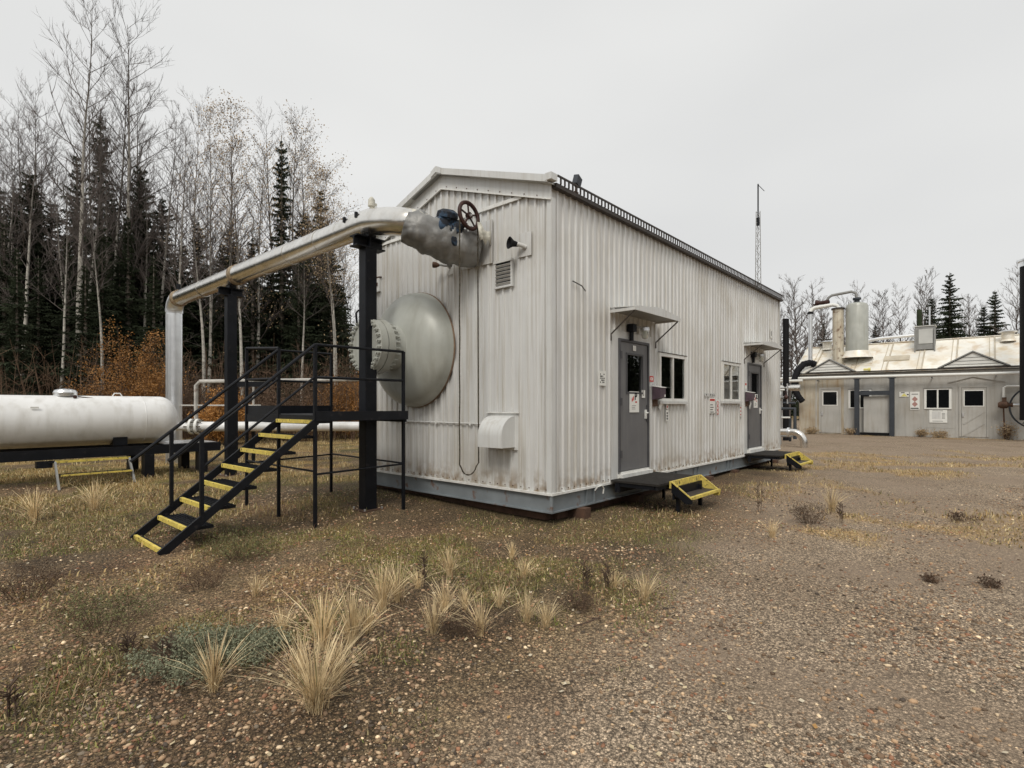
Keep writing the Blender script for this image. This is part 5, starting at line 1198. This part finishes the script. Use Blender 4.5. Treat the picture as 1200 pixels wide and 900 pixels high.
# autumn shrubs
def shrub(name, X, Y, H, W, m, lab, seed, nleaf=2600, cat='shrub', size=.045, grp=None, leafm=None):
    rr_ = random.Random(seed); st_ = MB(); ends = []; u, v = site(X, Y)
    for k in range(34):
        a = rr_.uniform(0, 6.28); rad = rr_.uniform(.1, .9)**.7*W/2; hh = H*(1-.55*(rad/(W/2))**2)*rr_.uniform(.75, 1.05)
        p0 = V(math.cos(a)*rad*.35, math.sin(a)*rad*.35, 0); p2 = V(math.cos(a)*rad, math.sin(a)*rad, hh); p1 = p0.lerp(p2, .5)+V(rr_.uniform(-.1, .1), rr_.uniform(-.1, .1), .1)*min(1, H)
        rq = min(1, H/2.2)*.8+.04; st_.tube([p0, p1, p2], [.014*rq, .009*rq, .003*rq], 4, cap=False)
        for j in range(12):
            f = rr_.uniform(.15, 1); q = p0.lerp(p1, f*2) if f < .5 else p1.lerp(p2, f*2-1)
            e = q+V(rr_.uniform(-.35, .35), rr_.uniform(-.35, .35), rr_.uniform(0, .4))*min(1, H/2+.08); st_.tube([q, e], [.005*rq, .002*rq], 3, cap=False); ends += [e, q.lerp(e, .5)]
    t_ = thing(name, lab, cat, (u, v, gh(u, v)-.02), grp)
    o = bpy.data.objects.new('stems', mkmesh(st_, 'stems', 'brush')); scn.collection.objects.link(o); o.parent = t_
    o = bpy.data.objects.new('leaves', leafmesh(ends, np.random.default_rng(seed), size, nleaf, .12*min(1, H), 'leaves', leafm or m)); scn.collection.objects.link(o); o.parent = t_
    return t_
SHR = [(152, 21, 4.7, 4.2, 'leaforange', 'big bright orange shrub behind the white tank'), (125, 24, 2.6, 3, 'brush', 'low brown shrub left of the big orange one'),
       (245, 23, 2.8, 3.5, 'brush', 'brown brush right of the silver riser'), (262, 21, 2.0, 2.2, 'leaforange', 'thin orange shrub behind the farther black post'),
       (300, 24, 3.0, 3.6, 'brush', 'brown brush behind the stair rails'), (345, 23, 2.6, 3.2, 'brush', 'brown brush behind the platform'),
       (405, 25, 2.9, 3.4, 'leaforange', 'orange shrub behind the platform next to the near black post'), (385, 27, 3.6, 3, 'brush', 'tall brown brush at the woods edge by the building'),
       (215, 25, 3.2, 3.0, 'brush', 'brown brush behind the silver riser'), (435, 27, 3.2, 3.2, 'leaforange', 'orange shrub mostly behind the near black post'), (185, 26, 3.4, 3.2, 'leaforange', 'orange brown shrub between the big orange one and the riser')]
for i, (px, Y, H, W, m_, lab) in enumerate(SHR): shrub('autumn_shrub' if m_ == 'leaforange' else 'brown_shrub', (px-600)/628*Y, Y, H, W, m_, lab, 500+i, 16000 if m_ == 'leaforange' else 5000, size=.036)
# thicket of thin bare saplings along the woods edge
th = MB(); rr = random.Random(9)
for k in range(900):
    Y = rr.uniform(23, 33); X = rr.uniform(-1.15, -.24)*Y; u, v = site(X, Y); h_ = rr.uniform(1.2, 4.8); lx, ly = rr.uniform(-.25, .25)*h_, rr.uniform(-.25, .25)*h_
    p0, p1 = V(u, v, 0), V(u+lx, v+ly, h_); th.tube([p0, p0.lerp(p1, .5)+V(rr.uniform(-.1, .1), rr.uniform(-.1, .1), 0), p1], [.022, .014, .004], 3, cap=False)
    for j in range(6):
        q = p0.lerp(p1, rr.uniform(.25, .95)); e = q+V(rr.uniform(-.6, .6), rr.uniform(-.6, .6), rr.uniform(.1, .7)); th.tube([q, e], [.009, .003], 3, cap=False)
        e2 = q.lerp(e, .5); th.tube([e2, e2+V(rr.uniform(-.4, .4), rr.uniform(-.4, .4), rr.uniform(.0, .4))], [.006, .002], 3, cap=False)
o = th.build('thicket', 'brush', origin=(0, 0, 0), kind='stuff'); tag(o, 'tangle of thin bare saplings along the edge of the woods', 'thicket')

# ------------------------------------------------------------------ pebbles, litter, grass
rg_ = np.random.default_rng(3)
def ico():
    p = (1+5**.5)/2
    v = np.array([(-1, p, 0), (1, p, 0), (-1, -p, 0), (1, -p, 0), (0, -1, p), (0, 1, p), (0, -1, -p), (0, 1, -p), (p, 0, -1), (p, 0, 1), (-p, 0, -1), (-p, 0, 1)])/math.sqrt(1+p*p)
    f = np.array([(0, 11, 5), (0, 5, 1), (0, 1, 7), (0, 7, 10), (0, 10, 11), (1, 5, 9), (5, 11, 4), (11, 10, 2), (10, 7, 6), (7, 1, 8), (3, 9, 4), (3, 4, 2), (3, 2, 6), (3, 6, 8), (3, 8, 9), (4, 9, 5), (2, 4, 11), (6, 2, 10), (8, 6, 7), (9, 8, 1)])
    return v, f
def ghv(u, v): return np.array([gh(a, b) for a, b in zip(u, v)])
def scatterXY(n, y0, y1, pw, xr=1.0):
    t_ = rg_.random(n)**pw; Y = y0+(y1-y0)*t_; X = rg_.uniform(-xr, xr, n)*Y; X_, Y_ = X-X0, Y-Y0
    return X_*SA+Y_*CA, -X_*CA+Y_*SA, X, Y
n = 85000
u, v, X, Y = scatterXY(n, 1.9, 10, 1.5)
dn = np.array([.55+1.1*noise.noise(V(a*.7, b*.7, 4))+.5*noise.noise(V(a*2.3, b*2.3, 8)) for a, b in zip(u, v)])
trk = np.exp(-((X-(.9+.75*(Y-2.4)))/(.35+.05*Y))**2)+np.exp(-((X-(2.8+.75*(Y-2.4)))/(.35+.05*Y))**2)
keep = (rg_.random(n) < np.clip(dn, .12, 1)*(1-.85*np.clip(trk, 0, 1))) & ~((u > -.15) & (u < LEN) & (v > -.1) & (v < WID)); u, v, X, Y = u[keep], v[keep], X[keep], Y[keep]; n = len(u)
z = ghv(u, v); iv, if_ = ico()
sz = rg_.lognormal(math.log(.0056), .5, n)*(1+.06*Y); sz = np.clip(sz, .003, .0165)
sc = np.stack([sz*rg_.uniform(.8, 1.5, n), sz*rg_.uniform(.7, 1.1, n), sz*rg_.uniform(.4, .8, n)], 1); an = rg_.uniform(0, 6.28, n)
vv = iv[None]*sc[:, None]*(1+rg_.normal(0, .2, (n, 12, 1))); c_, s_ = np.cos(an)[:, None], np.sin(an)[:, None]
xx = vv[..., 0]*c_-vv[..., 1]*s_+u[:, None]; yy = vv[..., 0]*s_+vv[..., 1]*c_+v[:, None]; zz = vv[..., 2]+(z+sc[:, 2]*.25)[:, None]
pal = np.array([(.10, .075, .055), (.19, .14, .10), (.30, .225, .16), (.22, .125, .085), (.16, .145, .125), (.40, .33, .25), (.05, .042, .036), (.62, .55, .44)]); pk = rg_.choice(8, n, p=[.2, .22, .17, .11, .1, .1, .06, .04])
pal = pal*np.array([1.38, 1.2, .98])
tint = np.concatenate([np.repeat(pal[pk]*rg_.uniform(.75, 1.3, (n, 1)), 12, 0), np.ones((n*12, 1))], 1)
pebo = link('pebbles', npmesh('pebbles', np.stack([xx, yy, zz], 2).reshape(-1, 3), (if_[None]+12*np.arange(n)[:, None, None]).reshape(-1, 3), 'pebble', tint), (0, 0, 0), kind='stuff')
tag(pebo, 'loose brown and grey gravel stones strewn over the yard', 'gravel')
# fallen leaves
n = 1500; u, v, X, Y = scatterXY(n, 2.2, 16, 1.1); keep = ~((u > -.15) & (u < LEN) & (v > -.1) & (v < WID)); u, v = u[keep], v[keep]; n = len(u); z = ghv(u, v)
s_ = rg_.uniform(.008, .02, (n, 1)); a = rg_.uniform(0, 6.28, n); tl = rg_.uniform(-.5, .5, (n, 2)); dx = np.stack([np.cos(a), np.sin(a), tl[:, 0]*.6], 1)*s_; dy = np.stack([-np.sin(a)*.8, np.cos(a)*.8, tl[:, 1]*.6], 1)*s_
c = np.stack([u, v, z+.014], 1); q4 = np.stack([c-dx, c-dy*.9+dx*.1, c+dx, c+dy*.9+dx*.1], 1).reshape(-1, 3)
lp = np.array([(.52, .42, .26), (.60, .52, .38), (.45, .25, .08), (.30, .2, .12)]); tt = np.concatenate([np.repeat(lp[rg_.choice(4, n, p=[.4, .3, .12, .18])], 4, 0), np.ones((4*n, 1))], 1)
o = link('fallen_leaves', npmesh('fallen_leaves', q4, np.arange(4*n).reshape(n, 4), 'leaflit', tt), (0, 0, 0), kind='stuff'); tag(o, 'pale fallen leaves lying on the gravel', 'leaves')
# short grass and moss blades
def blades(u, v, hgt, wid, colr, name, lab, lean=.5):
    n = len(u); z = ghv(u, v)-.003; a = rg_.uniform(0, 6.28, n); b = rg_.uniform(0, 6.28, n); h_ = hgt*rg_.uniform(.5, 1.4, n); w_ = wid*rg_.uniform(.7, 1.3, n); ln = rg_.uniform(.1, lean*2, n)*h_
    side = np.stack([np.cos(a), np.sin(a), 0*a], 1)*w_[:, None]; p = np.stack([u, v, z], 1); l1 = np.stack([np.cos(b)*ln*.3, np.sin(b)*ln*.3, h_*.6], 1); l2 = np.stack([np.cos(b)*ln, np.sin(b)*ln, h_*np.clip(1.1-ln/h_*.5, .5, 1)], 1)
    vv = np.stack([p-side, p+side, p+l1+side*.7, p+l1-side*.7, p+l2], 1).reshape(-1, 3); k = 5*np.arange(n)[:, None]
    f = np.concatenate([k+np.array([[0, 1, 2]]), k+np.array([[0, 2, 3]]), k+np.array([[3, 2, 4]])])
    o = link(name, npmesh(name, vv, f, 'litter', np.concatenate([np.repeat(colr, 5, 0), np.ones((5*n, 1))], 1)), (0, 0, 0), kind='stuff'); tag(o, lab, 'grass'); return o
def select(n, y0, y1, pw, ch, thr, xr=1.0):
    u, v, X, Y = scatterXY(n, y0, y1, pw, xr); cv_ = np.array([cover(a, b)[ch] for a, b in zip(u, v)]); nn = np.array([.5+.5*noise.noise(V(a*3, b*3, 9)) for a, b in zip(u, v)])
    keep = (cv_*(.4+nn) > thr+rg_.random(len(u))*.5) & ~((u > -.05) & (u < LEN) & (v > -.02) & (v < WID)); return u[keep], v[keep]
u, v = select(110000, 2.4, 13, 1.3, 0, .02); n = len(u)
gp = np.array([(.22, .25, .06), (.13, .15, .045), (.32, .29, .10), (.22, .13, .06), (.40, .32, .16)])
blades(u, v, .028*np.ones(n)*(1+.6*(rg_.random(n) > .93)), .0035, gp[rg_.choice(5, n, p=[.30, .25, .2, .12, .13])]*rg_.uniform(.7, 1.3, (n, 1)), 'moss_and_grass', 'low green moss and short grass in patches on the gravel')
u, v = select(60000, 2.3, 12, 1.25, 0, .15); n = len(u)
bp = np.array([(.30, .22, .12), (.42, .33, .18), (.18, .12, .07), (.22, .20, .08), (.28, .13, .07)])
blades(u, v, .06*np.ones(n)*(1+.9*(rg_.random(n) > .9)), .003, bp[rg_.choice(5, n, p=[.28, .22, .2, .18, .12])]*rg_.uniform(.7, 1.3, (n, 1)), 'weed_litter', 'thin dead stems and brown weeds mixed through the moss', .8)
u, v = select(120000, 3.0, 30, 1.5, 1, .10); n = len(u)
sp2 = np.array([(.50, .38, .19), (.42, .29, .13), (.58, .47, .27), (.30, .22, .10), (.20, .19, .08)])
blades(u, v, np.where(np.array([ahead(a, b)[0] for a, b in zip(u, v)]) < -3, .09, .065)*np.where(np.array([ahead(a, b)[1] for a, b in zip(u, v)]) < 7.5, .55, 1), .007, sp2[rg_.choice(5, n, p=[.3, .25, .2, .15, .1])]*rg_.uniform(.7, 1.25, (n, 1)), 'dry_grass', 'straw coloured dry grass spread over the yard edges', .6)

# individual tufts
def tuft_mesh(seed, H, Rr, nb, up=.35):
    r_ = np.random.default_rng(seed); m = MB()
    for k in range(nb):
        a = r_.uniform(0, 6.28); rad = abs(r_.normal(0, .35))*Rr*.26; h_ = H*r_.uniform(.3, 1.08); ln = r_.uniform(.05, up)*h_ if r_.random() > .24 else h_*r_.uniform(.6, 1.3)
        b = a+r_.normal(0, .5); p = V(math.cos(a)*rad, math.sin(a)*rad, 0); pts = []
        for t_ in (0, .35, .7, 1.): pts.append(p+V(math.cos(b)*ln*t_**1.7, math.sin(b)*ln*t_**1.7, h_*(t_-.25*(ln/h_)*t_*t_)))
        sd4 = V(-math.sin(b+r_.normal(0, .8)), math.cos(b+r_.normal(0, .8)), 0).normalized(); w_ = [.0022, .002, .0014, .0004]
        if r_.random() < .35: w_ = [.0016, .0014, .0035, .001]
        vs = [];
        for p_, ww in zip(pts, w_): vs += [p_-sd4*ww, p_+sd4*ww]
        m.add(vs, [(2*i, 2*i+1, 2*i+3, 2*i+2) for i in range(3)])
    me = mkmesh(m, 'grass tuft', 'straw'); me.materials.append(M['leafpale']); me.materials.append(M['weed']); me.materials.append(M['greenweed'])
    for k in range(nb):
        q = r_.random(); mi = 0 if q < .8 else 1 if q < .93 else 2 if q < .97 else 3
        for i in range(3): me.polygons[3*k+i].material_index = mi
    return me
TM = [tuft_mesh(1, .55, .34, 300, .8), tuft_mesh(2, .5, .22, 200, .45), tuft_mesh(3, .45, .26, 150, .7)]
TU = [(370, 832, .43, 0, 'biggest straw coloured grass tuft at the front with splayed blades'), (378, 762, .42, 1, 'tall straw tuft directly behind the biggest one'), (412, 757, .40, 1, 'upright straw tuft right of the one behind the biggest'),
      (448, 716, .40, 1, 'dense upright straw tuft in the middle of the foreground'), (466, 705, .36, 2, 'straw tuft leaning against the dense upright one on its right'), (250, 808, .33, 1, 'narrow straw tuft by the blue green plants'), (508, 742, .30, 2, 'loose straw tuft left of the reddish weeds'),
      (527, 676, .30, 1, 'thin straw tuft standing beyond the loose one'), (521, 716, .28, 2, 'pale straw tuft between the loose and the thin tufts'), (563, 746, .28, 2, 'small straw tuft in the gravel right of the loose one'), (617, 730, .25, 2, 'small leaning straw tuft near the middle of the yard'), (614, 676, .22, 2, 'short straw tuft toward the building corner'),
      (756, 704, .26, 2, 'bleached straw tuft at the edge of the gravel track'), (490, 690, .22, 2, 'short straw tuft behind the middle row'), (905, 630, .26, 2, 'straw tuft on the gravel by the farther step'), (975, 600, .42, 2, 'straw tuft beside the gravel track past the farther step'),
      (300, 700, .2, 2, 'scrubby straw tuft below the stair foot'), (640, 735, .22, 2, 'thin straw tuft beside the small leaning one'), (110, 600, .5, 2, 'pale dry clump in the grass left of the stair'), (40, 610, .5, 2, 'pale dry clump at the far left below the tank'),
      (352, 800, .3, 2, 'low splayed straw tuft at the left foot of the biggest one'), (430, 742, .26, 2, 'low broken straw tuft in front of the dense upright one'), (585, 712, .2, 2, 'wispy straw tuft right of the thin one'), (545, 716, .2, 1, 'small straw tuft between the pale and the wispy ones'),
      (395, 800, .28, 1, 'upright small tuft at the right foot of the biggest one'), (720, 690, .18, 2, 'little straw tuft left of the bleached one'), (600, 655, .22, 1, 'faint straw tuft nearest the building corner'), (330, 740, .2, 2, 'low straw tuft beside the smaller blue green plant')]
for i, (px, py, h_, k, lab) in enumerate(TU):
    Y = 1005/(py-476); X = (px-600)/628*Y; u, v = site(X, Y)
    o = link('grass_tuft', TM[k], (u, v, gh(u, v)-.005)); s_ = h_/(.55, .5, .45)[k]; o.scale = (s_, s_, s_); o.rotation_euler = (0, 0, i*1.3); tag(o, lab, 'grass tuft', 'straw grass tufts in the foreground')
# leafy weeds and dark stems
def low_plant(px, py, H, W, m, lab, seed, nl, size, name='leafy_weed'):
    Y = 1005/(py-476); X = (px-600)/628*Y; return shrub(name, X, Y, H, W, m, lab, seed, nl, 'plant', size)
low_plant(232, 775, .16, .95, 'yarrow', 'low spreading blue green plant in the left foreground', 31, 9000, .008)
low_plant(300, 765, .12, .6, 'yarrow', 'smaller blue green plant right of the spreading one', 32, 3500, .008)
low_plant(120, 735, .30, .95, 'greenweed', 'wiry olive weed bush at the left foreground', 33, 3000, .007)
low_plant(30, 700, .30, .8, 'brush', 'brown wiry weed bush at the left edge', 34, 1800, .006)
low_plant(285, 655, .30, .9, 'greenweed', 'ragged weed clump right of the stair foot', 35, 2200, .008)
low_plant(235, 690, .22, .6, 'brush', 'brown weed clump in front of the stair foot', 36, 1500, .006)
low_plant(540, 745, .16, .45, 'brush', 'reddish brown weed among the straw tufts', 37, 1200, .006)
low_plant(680, 715, .16, .4, 'brush', 'reddish weed with dead stems left of the gravel track', 38, 1050, .006)
low_plant(950, 615, .30, .7, 'brush', 'brown weed clump on the gravel past the farther step', 39, 1200, .008)
low_plant(1160, 686, .10, .22, 'brush', 'small dark weed on the open gravel at the right', 40, 150, .012)
low_plant(1090, 680, .08, .2, 'brush', 'small flat dark weed on the gravel at the right', 41, 150, .012)
low_plant(1130, 612, .14, .5, 'brush', 'sparse brown weed far out on the gravel', 42, 200, .014)
low_plant(760, 570, .18, .35, 'greenweed', 'green weed growing under the nearer landing', 43, 300, .014)
for i, (v_, h_, w_, lab) in enumerate([(-2.6, .35, 1.0, 'dry weeds at the foot of the shop wall under its site notice'), (-1.9, .4, .6, 'taller dry weeds at the foot of the shop wall left of the site notice'), (-4.95, .8, .7, 'tall dry weeds at the shop wall under the wheel valve'), (2.9, .4, .9, 'dry weeds at the stained left end of the shop wall'), (1.1, .35, .8, 'dry weeds at the foot of the left steel post by the shop')]):
    X, Y = ahead(27.1, v_); shrub('wall_weed', X, Y, h_, w_, 'greenweed', lab, 90+i, 700, 'plant', .03, None, 'leafpale')
def stalk(px, py, H, lab, seed):
    rr_ = random.Random(seed); m = MB(); Y = 1005/(py-476); X = (px-600)/628*Y; u, v = site(X, Y)
    for k in range(3):
        a = rr_.uniform(0, 6.3); hh = H*rr_.uniform(.6, 1); p0 = V(math.cos(a)*.02, math.sin(a)*.02, 0); p1 = V(math.cos(a)*.1*hh, math.sin(a)*.1*hh, hh); m.tube([p0, p1], [.004, .0015], 4, cap=False)
        for j in range(16):
            q = p0.lerp(p1, rr_.uniform(.2, 1)); e = q+V(rr_.uniform(-.06, .06), rr_.uniform(-.06, .06), rr_.uniform(.01, .07)); m.tube([q, e], [.0025, .004], 3, cap=False)
    o = link('dead_weed_stalk', mkmesh(m, 'stalk', 'weed'), (u, v, gh(u, v)-.01)); tag(o, lab, 'weed', 'dark dead weed stalks')
for i, a_ in enumerate([(14, 838, .22, 'dark dead weed stalk at the left front edge'), (153, 770, .18, 'dark dead stalk left of the blue green plants'), (195, 785, .26, 'dark dead stalk in front of the blue green plants'), (500, 690, .38, 'tall dark dead stalk behind the straw tufts'),
    (686, 692, .34, 'tall dark dead stalk left of the bleached tuft'), (890, 602, .5, 'thin dark stalk in front of the farther landing'), (985, 614, .35, 'dark stalk by the gravel track'), (712, 690, .22, 'short dark stalk beside the tall one left of the bleached tuft')]): stalk(*a_, 60+i)
# bent dead stick on the gravel
Y = 1005/(735-476); X = (672-600)/628*Y; u, v = site(X, Y); z = gh(u, v)
tag(tb('bent_stick', 'weed', None, [(u, v, z+.005), (u+.04, v-.1, z+.05), (u+.12, v-.14, z+.07), (u+.2, v-.1, z+.03), (u+.22, v-.02, z+.005)], .005, 6), 'bent dark stick arching over the gravel by the straw tufts', 'stick')
bpy.context.view_layer.update()
